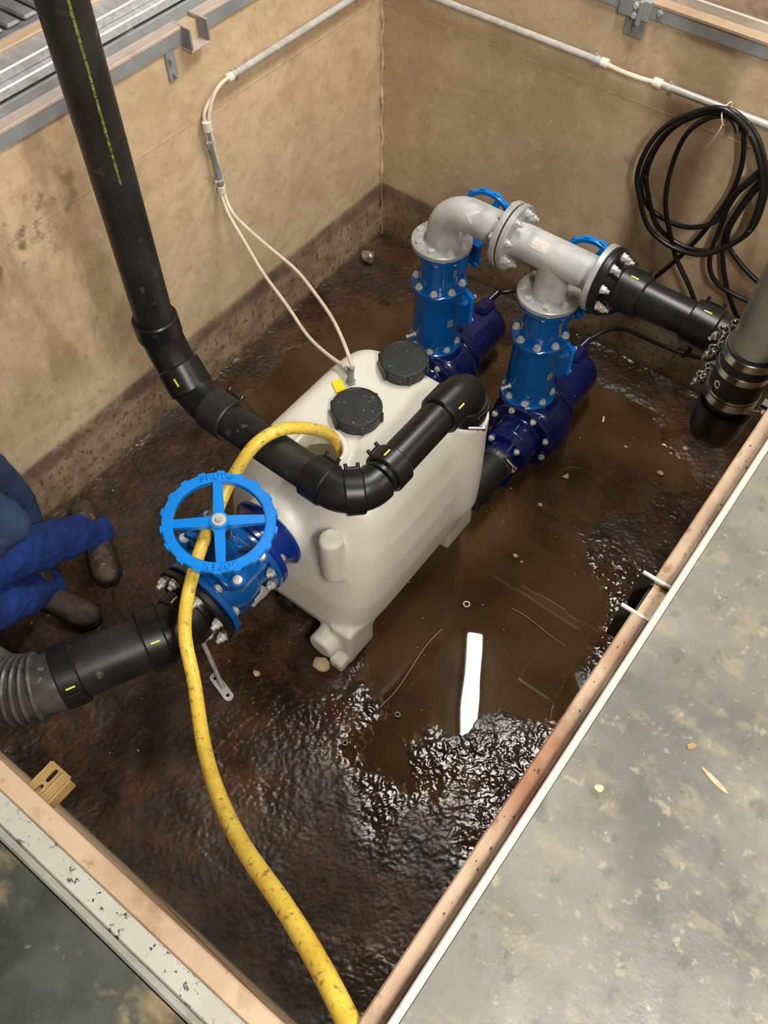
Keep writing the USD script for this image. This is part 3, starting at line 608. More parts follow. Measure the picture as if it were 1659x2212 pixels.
# riser socket, elbow and collar on the tank
coupler(t, (XV, -1.272, 0.765), (XV, -1.272, 0.835), 0.071, marks=(1, -0.5, 0), name='socket')
part(t, 'rubber_collar', lathe([(0.060, 0), (0.0745, 0), (0.0745, 0.018), (0.060, 0.018)], 36, (XV, -1.272, 0.806)), 'black_rubber')
cs = part(t, 'clamp_screw', cat_([cyl((XV + 0.060, -1.345, 0.808), (XV + 0.098, -1.318, 0.808), 0.006, 10), bolt_mesh((XV + 0.092, -1.322, 0.808), (0.8, 0.58, 0), 0.009, 0.010, False)]), 'stainless', 'shiny clamp screw')
part(t, 'elbow', tube(corner([(XV, -1.272, 0.815), (XV, -1.272, ZV), (XV, -1.40, ZV)], 0.070, 16), 0.0605, 28), 'black_pe')
coupler(t, (XV, -1.345, ZV), (XV, -1.430, ZV), rc, mk=(0.75, 0.1, 0.65))
part(t, 'pipe', cyl((XV, -1.40, ZV), (XV, -1.715, ZV), rp, 40), 'black_pe', 'straight black pipe above the tank edge')
coupler(t, (XV, -1.640, ZV), (XV, -1.700, ZV), rc, marks=(-0.8, 0, 0.6), mk=(-0.15, 0, 1))
part(t, 'elbow', tube(arc((XV - 0.095, -1.728, ZV), (1, 0, 0), (0, -1, 0), 0.095, 0, PI / 4, 12), 0.0605, 28), 'black_pe')
dg = V(-1, -1, 0) / math.sqrt(2); dm = V(XV - 0.095 * (1 - math.cos(PI / 4)), -1.728 - 0.095 * math.sin(PI / 4), ZV)
coupler(t, dm - dg * 0.028, dm + dg * 0.030, rc, marks=(-0.5, 0.5, 0.75))
part(t, 'elbow', tube(arc((XV - 0.095, -1.728, ZV), (1, 0, 0), (0, -1, 0), 0.095, PI / 4, PI / 2, 12), 0.0605, 28), 'black_pe')
coupler(t, (XV - 0.095, YV, ZV), (XV - 0.165, YV, ZV), rc, marks=(0, 0.8, 0.6))
# slightly rising run to the riser
XR, YR = 0.548, -1.790
part(t, 'pipe', cyl((XV - 0.14, YV, ZV), (0.79, YV + 0.004, ZV + 0.005), rp, 40), 'black_pe_dusty', 'dusty straight black pipe across the tank top')
coupler(t, (0.83, YV + 0.003, ZV + 0.004), (0.745, YV + 0.005, ZV + 0.008), rc, 'black_pe_dusty', marks=(0, 0.9, 0.45))
e1, e2, e3 = V(0.745, YV + 0.005, ZV + 0.008), V(0.655, YV + 0.015, ZV + 0.035), V(0.600, YV + 0.024, ZV + 0.095)
part(t, 'elbow', tube(spline([(0.77, YV + 0.004, ZV + 0.006), e1, (0.70, YV + .010, ZV + 0.016), e2], 14), 0.0605, 28), 'black_pe')
coupler(t, e2 + V(0.012, -.002, -0.010), e3 + V(0.008, 0, -0.008), rc, mk=(0.3, -0.75, 0.6))
part(t, 'elbow', tube(spline([e2, e3, (0.562, YV + 0.031, ZV + 0.165), (XR, YR, ZV + 0.225)], 16), 0.0605, 28), 'black_pe')
coupler(t, (XR + 0.006, YR, ZV + 0.165), (XR, YR, ZV + 0.235), rc, marks=(0.7, -0.7, 0))
part(t, 'riser', cyl((XR, YR, ZV + 0.20), (XR - 0.02, YR + 0.02, 3.0), rp, 40), 'black_pe_dusty', 'tall black riser')
pn = V(0.93, -0.37, 0); pn /= np.linalg.norm(pn)
def riser_at(z): return V(XR, YR, z) + V(-0.02, 0.02, 0) * (z - 1.10) / 1.90
part(t, 'faded_print', cat_([place(bx((-0.005 - 0.006 * random.random(), -0.0030 * (0.6 + 0.6 * random.random()), -0.0004), (0.008, 0.0034, 0.0007)), riser_at(z) + pn * rp, pn, (0, 1, 0)) for z in np.arange(1.60, 2.05, 0.0165)]), 'marker_green', 'faded yellow-green print line', smooth=False)

# ------------------------------------------------------------------ inlet: spigot, gate valve, adapter and pipe
VX, VZ, VY = 0.997, 0.549, -2.098
t = thing('flanged_spigot', 'glossy dark blue flanged pipe stub on the tank front', 'pipe stub', (VX, -1.92, VZ))
part(t, 'pipe', lathe([(0.084, 0), (0.124, 0), (0.131, 0.006), (0.131, 0.016), (0.124, 0.022), (0.112, 0.036), (0.107, 0.055), (0.107, 0.078), (0.084, 0.078)], 48, (VX, -1.890, VZ), (0, -1, 0)), 'spigot_blue')
part(t, 'flange', ring((VX, -1.9672, VZ), (0, -1, 0), 0.022, 0.1425, 0.07, 48, 0.004), 'spigot_blue')
bolt_circle(t, 'bolt', (VX, -1.9672, VZ), (0, 1, 0), 0.124, 8, 0.0125, 0.010)
t = thing('inlet_gate_valve', 'bright blue gate valve with large handwheel in front of the tank', 'gate valve', (VX, VY, VZ))
PART_T = trimesh.transformations.rotation_matrix(0.13, (0, 1, 0), (VX, VY, VZ))          # the stem leans a little to the right
FA, FB = -1.9900, -2.2060
part(t, 'body', cat_([cyl((VX, FA, VZ), (VX, FB, VZ), 0.098, 40), bx((VX - 0.090, VY - 0.062, VZ - 0.145), (VX + 0.090, VY + 0.062, VZ + 0.185), 0.035), lathe([(0.094, 0), (0.112, 0.03), (0.112, 0.09), (0.094, 0.12)], 40, (VX, VY + 0.06, VZ), (0, -1, 0))]), 'blue_enamel')
part(t, 'flange', ring((VX, FA, VZ), (0, -1, 0), 0.021, 0.1425, 0.07, 48, 0.004), 'blue_enamel')
part(t, 'flange', ring((VX, FB, VZ), (0, 1, 0), 0.021, 0.1425, 0.07, 48, 0.004), 'blue_enamel')
bolt_circle(t, 'bolt', (VX, FA - 0.021, VZ), (0, -1, 0), 0.120, 8, 0.0150, 0.013, stud=0.010)
bolt_circle(t, 'bolt', (VX, FB + 0.021, VZ), (0, 1, 0), 0.120, 8, 0.0150, 0.013)
oct_ = Polygon([(-.120, -.045), (-.090, -.070), (.090, -.070), (.120, -.045), (.120, .045), (.090, .070), (-.090, .070), (-.120, .045)])
bn = part(t, 'bonnet', cat_([extr(oct_.buffer(0.005), 0.022, (VX, VY, VZ + 0.170)), bx((VX - 0.085, VY - 0.055, VZ + 0.190), (VX + 0.085, VY + 0.055, VZ + 0.215), 0.02),
    lathe([(0, 0), (0.056, 0), (0.044, 0.035), (0.034, 0.060), (0.030, 0.080), (0, 0.080)], 32, (VX, VY, VZ + 0.205))]), 'blue_enamel')
for sx, sy in ((-1, -1), (1, -1), (-1, 1), (1, 1)):
    c = V(VX + sx * 0.102, VY + sy * 0.049, VZ + 0.186)
    part(bn, 'bolt_boss', lathe([(0, 0), (0.022, 0), (0.020, 0.016), (0, 0.016)], 18, c), 'blue_enamel')
    part(bn, 'bolt_cap', lathe([(0, 0), (0.0145, 0), (0.0135, 0.006), (0.0055, 0.007), (0.005, 0.003), (0, 0.003)], 16, c + V(0, 0, 0.016)), 'chrome_washer')
    part(bn, 'web', place(bx((-0.040, -0.008, -0.016), (0.040, 0.008, 0.016), 0.006), V(VX + sx * 0.062, VY + sy * 0.031, VZ + 0.222), V(-sx * 0.40, -sy * .2, 1), np.cross((0, 0, 1), (sx, sy * 0.5, 0))), 'blue_enamel')
part(t, 'gland', lathe([(0, 0), (0.027, 0), (0.027, 0.014), (0.021, 0.020), (0.021, 0.035), (0, 0.035)], 24, (VX, VY, VZ + 0.280)), 'black_rubber')
part(t, 'stem', cyl((VX, VY, VZ + 0.28), (VX, VY, VZ + 0.358), 0.015, 18), 'stainless')
part(t, 'name_plate', bx((VX + 0.0905, VY - 0.028, VZ + 0.02), (VX + 0.0925, VY + 0.020, VZ + 0.08), 0.0005), 'plate_grey', smooth=False)
def handwheel(parent, c, axis, R, spokes=4, a0=0.0, text=None, grips=14, mat='blue_wheel', up=None, w=0.020, dish=0.0):
    """rim with raised grips, spokes, hub, nut, and raised lettering on the rim"""
    T = frame(axis, up); T[:3, 3] = c; h = part(parent, 'handwheel', (lambda m_: (m_.apply_transform(T), m_)[1])(lathe([(R - w, -0.010), (R - 0.004, -0.012), (R, -0.006), (R, 0.004), (R - 0.003, 0.008), (R - w + 0.003, 0.008), (R - w, 0.005)], 72)), mat)
    def put(m_, nm, mt, lab=None):
        m_ = m_.copy(); m_.apply_transform(T); return part(h, nm, m_, mt, lab)
    for i in range(grips):
        a = i * 2 * PI / grips + 0.10; b = a + 0.20 * 16 / grips
        pr = [(R - 0.006) * V(math.cos(q), math.sin(q)) for q in np.linspace(a, b, 6)] + [(R + 0.0042) * V(math.cos(q), math.sin(q)) for q in np.linspace(b - 0.03, a + 0.03, 6)]
        put(extr(Polygon(pr), 0.016, (0, 0, -0.0095)), 'grip', mat)
    for i in range(spokes):
        a = a0 + i * 2 * PI / spokes; p0 = V(math.cos(a), math.sin(a), 0) * 0.020; p1 = V(math.cos(a), math.sin(a), 0) * (R - w + 0.003)
        b_ = trimesh.convex.convex_hull(np.vstack([p + V(-math.sin(a), math.cos(a), 0) * s * ww + V(0, 0, q) for p, ww, q0, q1 in ((p0, 0.0155, -0.016 - dish, 0.006 - dish), (p1, 0.0125, -0.010, 0.003)) for s in (-1, 1) for q in (q0, q1)]))
        put(b_, 'spoke', mat)
    put(lathe([(0, -0.03), (0.024, -0.03), (0.028, 0.006), (0.026, 0.011), (0, 0.011)], 30, (0, 0, -dish)), 'hub', mat)
    put(lathe([(0, 0), (0.0195, 0), (0.0195, 0.003), (0, 0.003)], 24, (0, 0, 0.011 - dish)), 'washer', 'chrome_washer')
    put(extr(scale_poly(HEX, 0.0098), 0.008, (0, 0, 0.0135 - dish)), 'nut', 'steel_bolt')
    for word, ang in text or ():
        ms, adv, size = [], 0.0, 0.0175
        chars = []
        for ch in word:
            g_ = meshkit.text_mesh(ch, size, 0.0060, True) if ch not in '<>' else extr(Polygon([(0, .004), (.009, .006), (.009, .001), (.018, .0087), (.009, .0165), (.009, .0115), (0, .0115)]), 0.0060)
            if ch == '<': g_.vertices[:, 0] = 0.018 - g_.vertices[:, 0]; g_.invert()
            wch = g_.bounds[1][0]; chars.append((g_, adv, wch)); adv += wch + 0.0028
        for g_, a_, wch in chars:
            th = ang - (a_ + wch / 2 - adv / 2) / (R - w / 2); q = g_.copy(); q.apply_translation((-wch / 2, -size / 2, 0)); q.apply_transform(trimesh.transformations.rotation_matrix(th - PI / 2, [0, 0, 1]))
            q.apply_translation(((R - w / 2) * math.cos(th), (R - w / 2) * math.sin(th), 0.0065)); ms.append(q)
        put(cat_(ms), 'lettering', mat, f'raised word {word.strip("<>")} with an arrow')
    return h
# wheel frame: local x = world x, local y = world y
handwheel(t, (VX, VY, VZ + 0.359), (0, 0, 1), 0.154, 4, 0.78, [('SHUT>', 2.36), ('<OPEN', 2.36 + PI)], up=(0, 1, 0), grips=18, w=0.030, dish=0.0)
PART_T = None
t = thing('inlet_pipe', 'wide black plastic inlet pipe bending from the blue gate valve', 'pipe', (VX, -2.3, VZ))
part(t, 'gasket', ring((VX, -2.2062, VZ), (0, -1, 0), 0.005, 0.118, 0.07, 40, 0.001), 'black_rubber')
fl = part(t, 'backing_flange', ring((VX, -2.2125, VZ), (0, -1, 0), 0.026, 0.1425, 0.086, 48, 0.006), 'black_pe')
bolt_circle(fl, 'bolt', (VX, -2.2385, VZ), (0, -1, 0), 0.120, 8, 0.0150, 0.015, stud=0.014)
pd = V(-math.sin(0.463), -math.cos(0.463), 0); pe0 = V(VX, -2.335, VZ)
part(t, 'stub', cyl((VX, -2.214, VZ), (VX, -2.300, VZ), 0.083, 40), 'black_pe')
coupler(t, (VX, -2.250, VZ), (VX, -2.300, VZ), 0.092, mk=(-0.25, 0, 1))
part(t, 'elbow', tube(corner([(VX, -2.285, VZ), pe0, pe0 + pd * 0.050], 0.10, 10), 0.0865, 36), 'black_pe')
coupler(t, pe0 + pd * 0.015, pe0 + pd * 0.080, 0.097, mk=(0.65, -0.2, 1))
part(t, 'pipe', cyl(pe0 + pd * 0.06, pe0 + pd * 0.36, 0.083, 44), 'black_pe_dusty', 'scuffed wide black pipe')
coupler(t, pe0 + pd * 0.270, pe0 + pd * 0.335, 0.096, marks=(0.9, -0.3, 0.4), mk=(0.85, -0.3, 0.75))
# spiral duct end
hp = pe0 + pd * 0.325; td = V(-0.62, -0.78, 0)
dpts = spline([hp, hp + pd * 0.06, (0.790, -2.715, VZ - .006), (0.735, -2.750, VZ - .018), (0.640, -2.766, VZ - .045), (0.560, -2.768, VZ - .075)], 60)
t2 = thing('spiral_duct', 'grey-black ribbed flexible duct end at the left frame edge', 'duct', hp)
part(t2, 'sleeve', tube(dpts, 0.088, 36), 'duct_grey')
for i in range(12, 58, 4):
    tg = dpts[i + 1] - dpts[i - 1]; tg = tg / np.linalg.norm(tg); part(t2, 'rib', lathe([(0.086, -0.0085), (0.0985, -0.006), (0.103, 0), (0.0985, 0.006), (0.086, 0.0085)], 36, dpts[i], tg + V(0.03, 0.0, 0.06)), 'duct_grey')
# support leg under the pipe
t = thing('support_leg', 'thin steel support leg with a two-hole foot plate below the inlet pipe', 'pipe support', (1.02, -2.26, 0))
part(t, 'rod', cyl((VX + 0.006, -2.257, VZ - 0.086), (1.030, -2.262, 0.016), 0.008, 12), 'galvanised')
fp = LineString([(-0.045, 0), (0.045, 0)]).buffer(0.017).difference(Point(-0.040, 0).buffer(0.0065)).difference(Point(0.040, 0).buffer(0.0065))
part(t, 'foot_plate', extr(fp, 0.005, (1.022, -2.262, 0.012), (0, 0, 1), (0.25, 1, 0)), 'galvanised', smooth=False)
part(t, 'clamp_saddle', lathe([(0.0845, -0.014), (0.0875, -0.014), (0.0875, 0.014), (0.0845, 0.014)], 36, (VX, -2.257, VZ), (0, 1, 0)), 'black_pe')

# ------------------------------------------------------------------ yellow hose
hose = [(1.062, -1.60, 0.60), (1.055, -1.594, 0.69), (1.037, -1.604, 0.765), (1.035, -1.665, 0.865), (1.032, -1.737, 0.945), (1.013, -1.800, 0.984), (0.993, -1.876, 0.985),
        (0.974, -1.935, 0.930), (0.966, -1.987, 0.878), (0.989, -2.067, 0.853), (1.018, -2.146, 0.845), (1.059, -2.225, 0.843)]
def atd(u, v, z):
    d = ROT.T @ V((u - 829.5) / FOCAL_PX, (v - 1106) / FOCAL_PX, 1); return EYE + d * (z - EYE[2]) / d[2]
hose += [(1.103, -2.300, 0.835), (1.166, -2.378, 0.815), (1.253, -2.443, 0.795), (1.412, -2.560, 0.835), (1.690, -2.690, 1.085), (1.864, -2.737, 1.260), (2.046, -2.797, 1.420), (2.180, -2.860, 1.500), (2.32, -2.95, 1.522), (2.55, -3.15, 1.516), (2.8, -3.5, 1.516)]
hpath = spline(hose, 200)
t = thing('yellow_hose', 'grimy yellow water hose looping from the tank port out of the pit', 'hose', (1.06, -1.6, 0.6))
part(t, 'hose', tube(hpath, 0.0182, 20), 'yellow_hose')

# ------------------------------------------------------------------ pumps (two alike), valves (two alike), built at the right-hand stack
X1, X2, YS = 0.787, 1.242, -0.669
PX, PZ = X2 + 0.052, 0.165
R_F = 0.110
t = pump = thing('sewage_pump', 'navy blue sewage pump below the right blue valve stack', 'pump', (X2, YS, 0), group=None)
def volute(x, y, z):
    q = math.hypot(x - PX, z - PZ); d = smin(0.160 - q, 0.085 - abs(y - (YS - 0.02)), 0.07)
    q = math.hypot(x - X2, y - YS); d = smax(d, min(0.070 - q, 0.275 - z, z - PZ), 0.05)
    q = math.hypot(x - PX, z - PZ); d = smax(d, min(0.098 - q, y - (YS - 0.200), YS - y), 0.03)
    d = smax(d, smin(0.106 - q, min(YS + 0.365 - y, y - YS), 0.06), 0.05)
    d = smax(d, min(0.116 - q, 0.030 - abs(y - (YS + 0.085))), 0.02)
    return d
part(t, 'casing', smoothed(sdf_mesh(volute, (PX - .19, YS - .23, -0.03), (PX + .19, YS + .40, 0.30), 0.012), 6), 'navy_enamel', smooth=True)
part(t, 'discharge_flange', ring((X2, YS, 0.262), (0, 0, 1), 0.024, R_F, 0.045, 40, 0.003), 'navy_enamel')
cp = part(t, 'suction_cover', ring((PX, YS - 0.098, PZ), (0, -1, 0), 0.020, 0.148, 0.05, 44, 0.006), 'navy_enamel')
bolt_circle(cp, 'bolt', (PX, YS - 0.118, PZ), (0, -1, 0), 0.128, 8, 0.011, 0.010)
fs = part(t, 'suction_flange', ring((PX, YS - 0.195, PZ), (0, -1, 0), 0.020, 0.102, 0.045, 40, 0.003), 'navy_enamel')
bolt_circle(fs, 'bolt', (PX, YS - 0.195, PZ), (0, 1, 0), 0.082, 4, 0.011, 0.009)
part(t, 'motor_flange', ring((PX, YS + 0.075, PZ), (0, 1, 0), 0.018, 0.130, 0.08, 40, 0.004), 'navy_enamel')
part(t, 'lifting_lug', cat_([bx((PX - 0.012, YS + 0.06, PZ + 0.085), (PX + 0.012, YS + 0.12, PZ + 0.150), 0.006), bx((PX - 0.05, YS + 0.05, PZ + 0.075), (PX - 0.012, YS + 0.15, PZ + 0.125), 0.01)]), 'navy_enamel')
part(t, 'terminal_head', cat_([bx((PX - 0.035, YS + 0.26, PZ + 0.08), (PX + 0.030, YS + 0.355, PZ + 0.128), 0.014), cyl((PX - 0.01, YS + 0.34, PZ + 0.105), (PX + 0.0, YS + 0.40, PZ + 0.125), 0.016, 14)]), 'navy_enamel')
for sx in (-1, 1):
    for yy in (-0.06, 0.10):
        part(t, 'foot', bx((PX + sx * 0.075 - 0.03, YS + yy - 0.03, 0.0), (PX + sx * 0.075 + 0.03, YS + yy + 0.03, 0.06), 0.008), 'navy_enamel', smooth=False)
copy_of(pump, (X1, YS, 0), 'navy blue sewage pump below the left blue valve stack')

t = suct = thing('suction_connector', 'black rubber suction sleeve with steel clamp at the right pump', 'pipe connector', (PX, YS - 0.25, PZ))
part(t, 'flange', ring((PX, YS - 0.2155, PZ), (0, -1, 0), 0.020, 0.102, 0.05, 40, 0.003), 'navy_enamel')
bolt_circle(t, 'bolt', (PX, YS - 0.2355, PZ), (0, -1, 0), 0.082, 4, 0.011, 0.010)
part(t, 'neck', cyl((PX, YS - 0.235, PZ), (PX, YS - 0.31, PZ), 0.066, 32), 'navy_enamel')
part(t, 'sleeve', cyl((PX, YS - 0.275, PZ), (PX, YS - 0.50, PZ), 0.071, 32), 'black_rubber')
cl = part(t, 'hose_clamp', ring((PX, YS - 0.285, PZ), (0, -1, 0), 0.024, 0.0745, 0.070, 36, 0.001), 'stainless')
part(cl, 'clamp_bolt', cat_([cyl((PX + 0.03, YS - 0.297, PZ + 0.075), (PX + 0.085, YS - 0.297, PZ + 0.045), 0.006, 10), bolt_mesh((PX + 0.085, YS - 0.297, PZ + 0.045), (0.9, 0, -0.45), 0.009, 0.01, False), bx((PX + 0.035, YS - 0.307, PZ + 0.052), (PX + 0.05, YS - 0.287, PZ + 0.085), 0.003)]), 'stainless')
part(t, 'support_foot', cat_([bx((PX - 0.02, YS - 0.24, 0), (PX + 0.02, YS - 0.215, PZ - 0.09), 0.004), bx((PX - 0.05, YS - 0.265, 0.0), (PX + 0.05, YS - 0.195, 0.014), 0.004)]), 'navy_enamel', smooth=False)
copy_of(suct, (PX - (X2 - X1), YS - 0.25, PZ), 'black rubber suction sleeve with steel clamp at the left pump')

t = chk = thing('check_valve', 'blue ball check valve on the right pump', 'check valve', (X2, YS, 0.2862))
ZB, ZTP = 0.2862, 0.591
part(t, 'body', lathe([(0.05, ZB), (0.088, ZB), (0.090, ZB + 0.03), (0.094, ZB + 0.08), (0.092, ZB + 0.2), (0.088, ZTP - 0.025), (0.096, ZTP - 0.012), (0.096, ZTP), (0.05, ZTP)], 44, (X2, YS, 0)), 'blue_enamel')
fo = part(t, 'bottom_flange', ring((X2, YS, ZB), (0, 0, 1), 0.024, R_F, 0.05, 44, 0.004), 'blue_enamel')
bolt_circle(fo, 'bolt', (X2, YS, ZB + 0.024), (0, 0, 1), 0.090, 8, 0.0125, 0.011)
bolt_circle(fo, 'stud', (X2, YS, 0.262), (0, 0, -1), 0.090, 8, 0.0085, 0.009, stud=0.02)
cvd = V(0.45, 0.89, 0); cc = V(X2, YS, 0.46)
part(t, 'cover_seat', cat_([place(bx((-0.062, -0.085, -0.02), (0.062, 0.075, 0.030), 0.012), cc + cvd * 0.082, cvd, (1, 0, 0) if False else np.cross((0, 0, 1), cvd) * 0 + V(0.89, -0.45, 0))]), 'blue_enamel')
part(t, 'cover', place(bx((-0.074, -0.085, 0), (0.074, 0.075, 0.016), 0.01), cc + cvd * 0.113, cvd, V(0.89, -0.45, 0)), 'blue_wheel')
for a, b in ((-1, -1), (1, -1), (-1, 1), (1, 1)):
    side = V(0.89, -0.45, 0); part(t, 'cover_bolt', bolt_mesh(cc + cvd * 0.129 + side * a * 0.058 + V(0, 0, b * 0.062), cvd, 0.008, 0.007, False), 'steel_bolt')
sd = V(0.93, -0.36, 0); part(t, 'rating_plate', place(bx((-0.013, -0.018, 0), (0.013, 0.018, 0.001)), cc + sd * 0.0947, sd), 'plate_grey', smooth=False)
dd = V(-0.45, -0.89, 0); part(t, 'drain_screw', cat_([cyl(V(X2, YS, 0.365) + dd * 0.088, V(X2, YS, 0.365) + dd * 0.128, 0.0065, 10), bolt_mesh(V(X2, YS, 0.365) + dd * 0.088, dd, 0.011, 0.008, False), bolt_mesh(V(X2, YS, 0.365) + dd * 0.122, dd, 0.009, 0.008, False)]), 'steel_bolt')
copy_of(chk, (X1, YS, 0.2862), 'blue ball check valve on the left pump')

t = gate = thing('gate_valve', 'blue gate valve with rear handwheel under the grey pipe tee', 'gate valve', (X2, YS, 0.593))
ZG0, ZG1 = 0.5912, 0.7848
part(t, 'body', cat_([lathe([(0.045, ZG0), (0.078, ZG0), (0.074, ZG0 + 0.05), (0.074, ZG1 - 0.05), (0.080, ZG1), (0.045, ZG1)], 40, (X2, YS, 0)), bx((X2 - 0.074, YS + 0.02, ZG0 + 0.03), (X2 + 0.074, YS + 0.112, ZG1 - 0.03), 0.03)]), 'blue_enamel')
fo = part(t, 'bottom_flange', ring((X2, YS, ZG0), (0, 0, 1), 0.022, R_F, 0.04, 12, 0.004), 'blue_enamel')
bolt_circle(fo, 'bolt', (X2, YS, ZG0 + 0.022), (0, 0, 1), 0.090, 8, 0.0125, 0.011)
fo = part(t, 'top_flange', ring((X2, YS, ZG1 - 0.022), (0, 0, 1), 0.022, R_F - 0.003, 0.04, 44, 0.004), 'blue_enamel')
bolt_circle(fo, 'nut', (X2, YS, ZG1 - 0.022), (0, 0, -1), 0.090, 8, 0.010, 0.009, stud=0.006)
bo = part(t, 'bonnet', cat_([bx((X2 - 0.098, YS + 0.110, 0.640), (X2 + 0.098, YS + 0.132, 0.752), 0.02), bx((X2 - 0.07, YS + 0.13, 0.665), (X2 + 0.07, YS + 0.165, 0.735), 0.02), cyl((X2, YS + 0.15, 0.70), (X2, YS + 0.27, 0.70), 0.030, 24, 0.020)]), 'blue_enamel')
for a, b in ((-1, -1), (1, -1), (-1, 1), (1, 1)): part(bo, 'bolt_boss', cyl((X2 + a * 0.084, YS + 0.104, 0.696 + b * 0.042), (X2 + a * 0.084, YS + 0.140, 0.696 + b * 0.042), 0.012, 12), 'blue_enamel')
part(t, 'stem', cyl((X2, YS + 0.24, 0.70), (X2, YS + 0.33, 0.70), 0.011, 14), 'stainless')
handwheel(t, (X2, YS + 0.325, 0.70), (0, 1, 0), 0.118, 4, 0.4, None, grips=12, up=(0, 0, 1))
part(t, 'rating_plate', place(bx((-0.010, -0.016, 0), (0.010, 0.016, 0.001)), V(X2 + 0.0750, YS - 0.012, 0.69), (1, -0.1, 0)), 'plate_grey', smooth=False)
copy_of(gate, (X1, YS, 0.593), 'blue gate valve with rear handwheel under the grey pipe elbow')

# grey galvanised elbow and tee
ZM = 0.955
t = thing('flanged_elbow', 'grey galvanised flanged pipe elbow on the left valve stack', 'pipe elbow', (X1, YS, 0.785))
part(t, 'elbow', tube(corner([(X1, YS, 0.790), (X1, YS, ZM), (1.05, YS, ZM)], 0.118, 22), 0.0590, 36), 'galv_pipe')
part(t, 'weld_bead', ring((0.925, YS, ZM), (1, 0, 0), 0.004, 0.0600, 0.056, 36, 0.0015), 'galv_pipe')
fo = part(t, 'bottom_flange', ring((X1, YS, 0.7852), (0, 0, 1), 0.020, R_F + 0.003, 0.045, 48, 0.003), 'galv_flange')
bolt_circle(fo, 'bolt', (X1, YS, 0.8052), (0, 0, 1), 0.090, 8, 0.0140, 0.011, phase=0.2)
fo = part(t, 'end_flange', ring((1.040, YS, ZM), (1, 0, 0), 0.021, R_F + 0.003, 0.045, 48, 0.003), 'galv_flange')
bolt_circle(fo, 'bolt', (1.040, YS, ZM), (-1, 0, 0), 0.090, 8, 0.0140, 0.011)
def wrap_label(parent, x, a0, a1, w, mat='label_white', skew=0.0):
    n = 8; vs, fs_ = [], []
    for i, a in enumerate(np.linspace(a0, a1, n)):
        for s in (-1, 1): vs.append((x + s * w / 2 + skew * (a - a0), YS - 0.0596 * math.sin(a), ZM + 0.0596 * math.cos(a)))
    for i in range(n - 1): fs_ += [[2 * i, 2 * i + 1, 2 * i + 3], [2 * i, 2 * i + 3, 2 * i + 2]]
    part(parent, 'torn_label', trimesh.Trimesh(vs, fs_), mat, 'torn pale paper label', smooth=True)
wrap_label(t, 0.905, 0.75, 1.25, 0.016, skew=0.06); wrap_label(t, 0.940, 0.45, 0.95, 0.014, skew=-0.07)
t = thing('flanged_tee', 'grey galvanised flanged pipe tee on the right valve stack', 'pipe tee', (X2, YS, 0.785))
part(t, 'gasket', ring((1.0612, YS, ZM), (1, 0, 0), 0.006, R_F - 0.006, 0.045, 40, 0.001), 'black_rubber')
part(t, 'run_pipe', cyl((1.068, YS, ZM), (1.408, YS, ZM), 0.0590, 40), 'galv_pipe')
part(t, 'branch_pipe', cyl((X2, YS, 0.79), (X2, YS, ZM - 0.01), 0.0585, 40), 'galv_pipe')
part(t, 'weld_bead', ring((1.145, YS, ZM), (1, 0, 0), 0.004, 0.0600, 0.056, 36, 0.0015), 'galv_pipe')
fo = part(t, 'flange', ring((1.0674, YS, ZM), (1, 0, 0), 0.021, R_F + 0.003, 0.045, 48, 0.003), 'galv_flange')
bolt_circle(fo, 'nut', (1.0884, YS, ZM), (1, 0, 0), 0.090, 8, 0.0125, 0.013, stud=0.014)
fo = part(t, 'bottom_flange', ring((X2, YS, 0.7852), (0, 0, 1), 0.020, R_F + 0.003, 0.045, 48, 0.003), 'galv_flange')
bolt_circle(fo, 'bolt', (X2, YS, 0.8052), (0, 0, 1), 0.090, 8, 0.0140, 0.011)
fo = part(t, 'end_flange', ring((1.396, YS, ZM), (1, 0, 0), 0.021, R_F + 0.003, 0.045, 48, 0.003), 'galv_flange')
wrap_label(t, 1.190, 0.35, 0.98, 0.060)
# black discharge line
t = thing('discharge_pipe', 'black plastic discharge pipe from the grey tee along the back wall', 'pipe', (1.40, YS, ZM))
fo = part(t, 'backing_flange', ring((1.4176, YS, ZM), (1, 0, 0), 0.030, R_F + 0.002, 0.06, 48, 0.006), 'black_pe')
bolt_circle(fo, 'bolt', (1.4476, YS, ZM), (1, 0, 0), 0.090, 8, 0.013, 0.014, stud=0.014)
part(t, 'stub', cyl((1.42, YS, ZM), (1.49, YS, ZM), 0.063, 36), 'black_pe')
coupler(t, (1.475, YS, ZM), (1.565, YS, ZM), 0.072, marks=(0.2, 0.6, 0.75), mk=(0.1, -0.2, 1))
part(t, 'pipe', cyl((1.55, YS, ZM), (1.75, YS, ZM), 0.0605, 40), 'black_pe', 'straight glossy black pipe')
coupler(t, (1.725, YS, ZM), (1.815, YS, ZM), 0.072, marks=(0.2, 0.6, 0.75), mk=(0.1, -0.2, 1))
XG, YG = 1.974, -1.045
part(t, 'elbow', tube(corner([(1.80, YS, ZM), (XG, YS, ZM), (XG, -0.80, ZM)], 0.085, 16), 0.066, 32), 'black_pe')
coupler(t, (XG, -0.765, ZM), (XG, -0.905, ZM), 0.073)
part(t, 'elbow', tube(corner([(XG, -0.88, ZM), (XG, YG, ZM), (XG, YG, 1.09)], 0.068, 20), 0.0700, 36), 'black_pe', 'black elbow turning up to the grey riser')
part(t, 'spigot', cyl((XG, YG, 1.07), (XG, YG, 1.19), 0.0612, 36), 'black_pe')
part(t, 'elbow_rim', ring((XG, YG, 1.060), (0, 0, 1), 0.022, 0.0745, 0.06, 40, 0.004), 'black_pe')
t = thing('pipe_riser', 'thick grey steel riser pipe at the right pit edge', 'pipe', (XG, YG, 1.2))
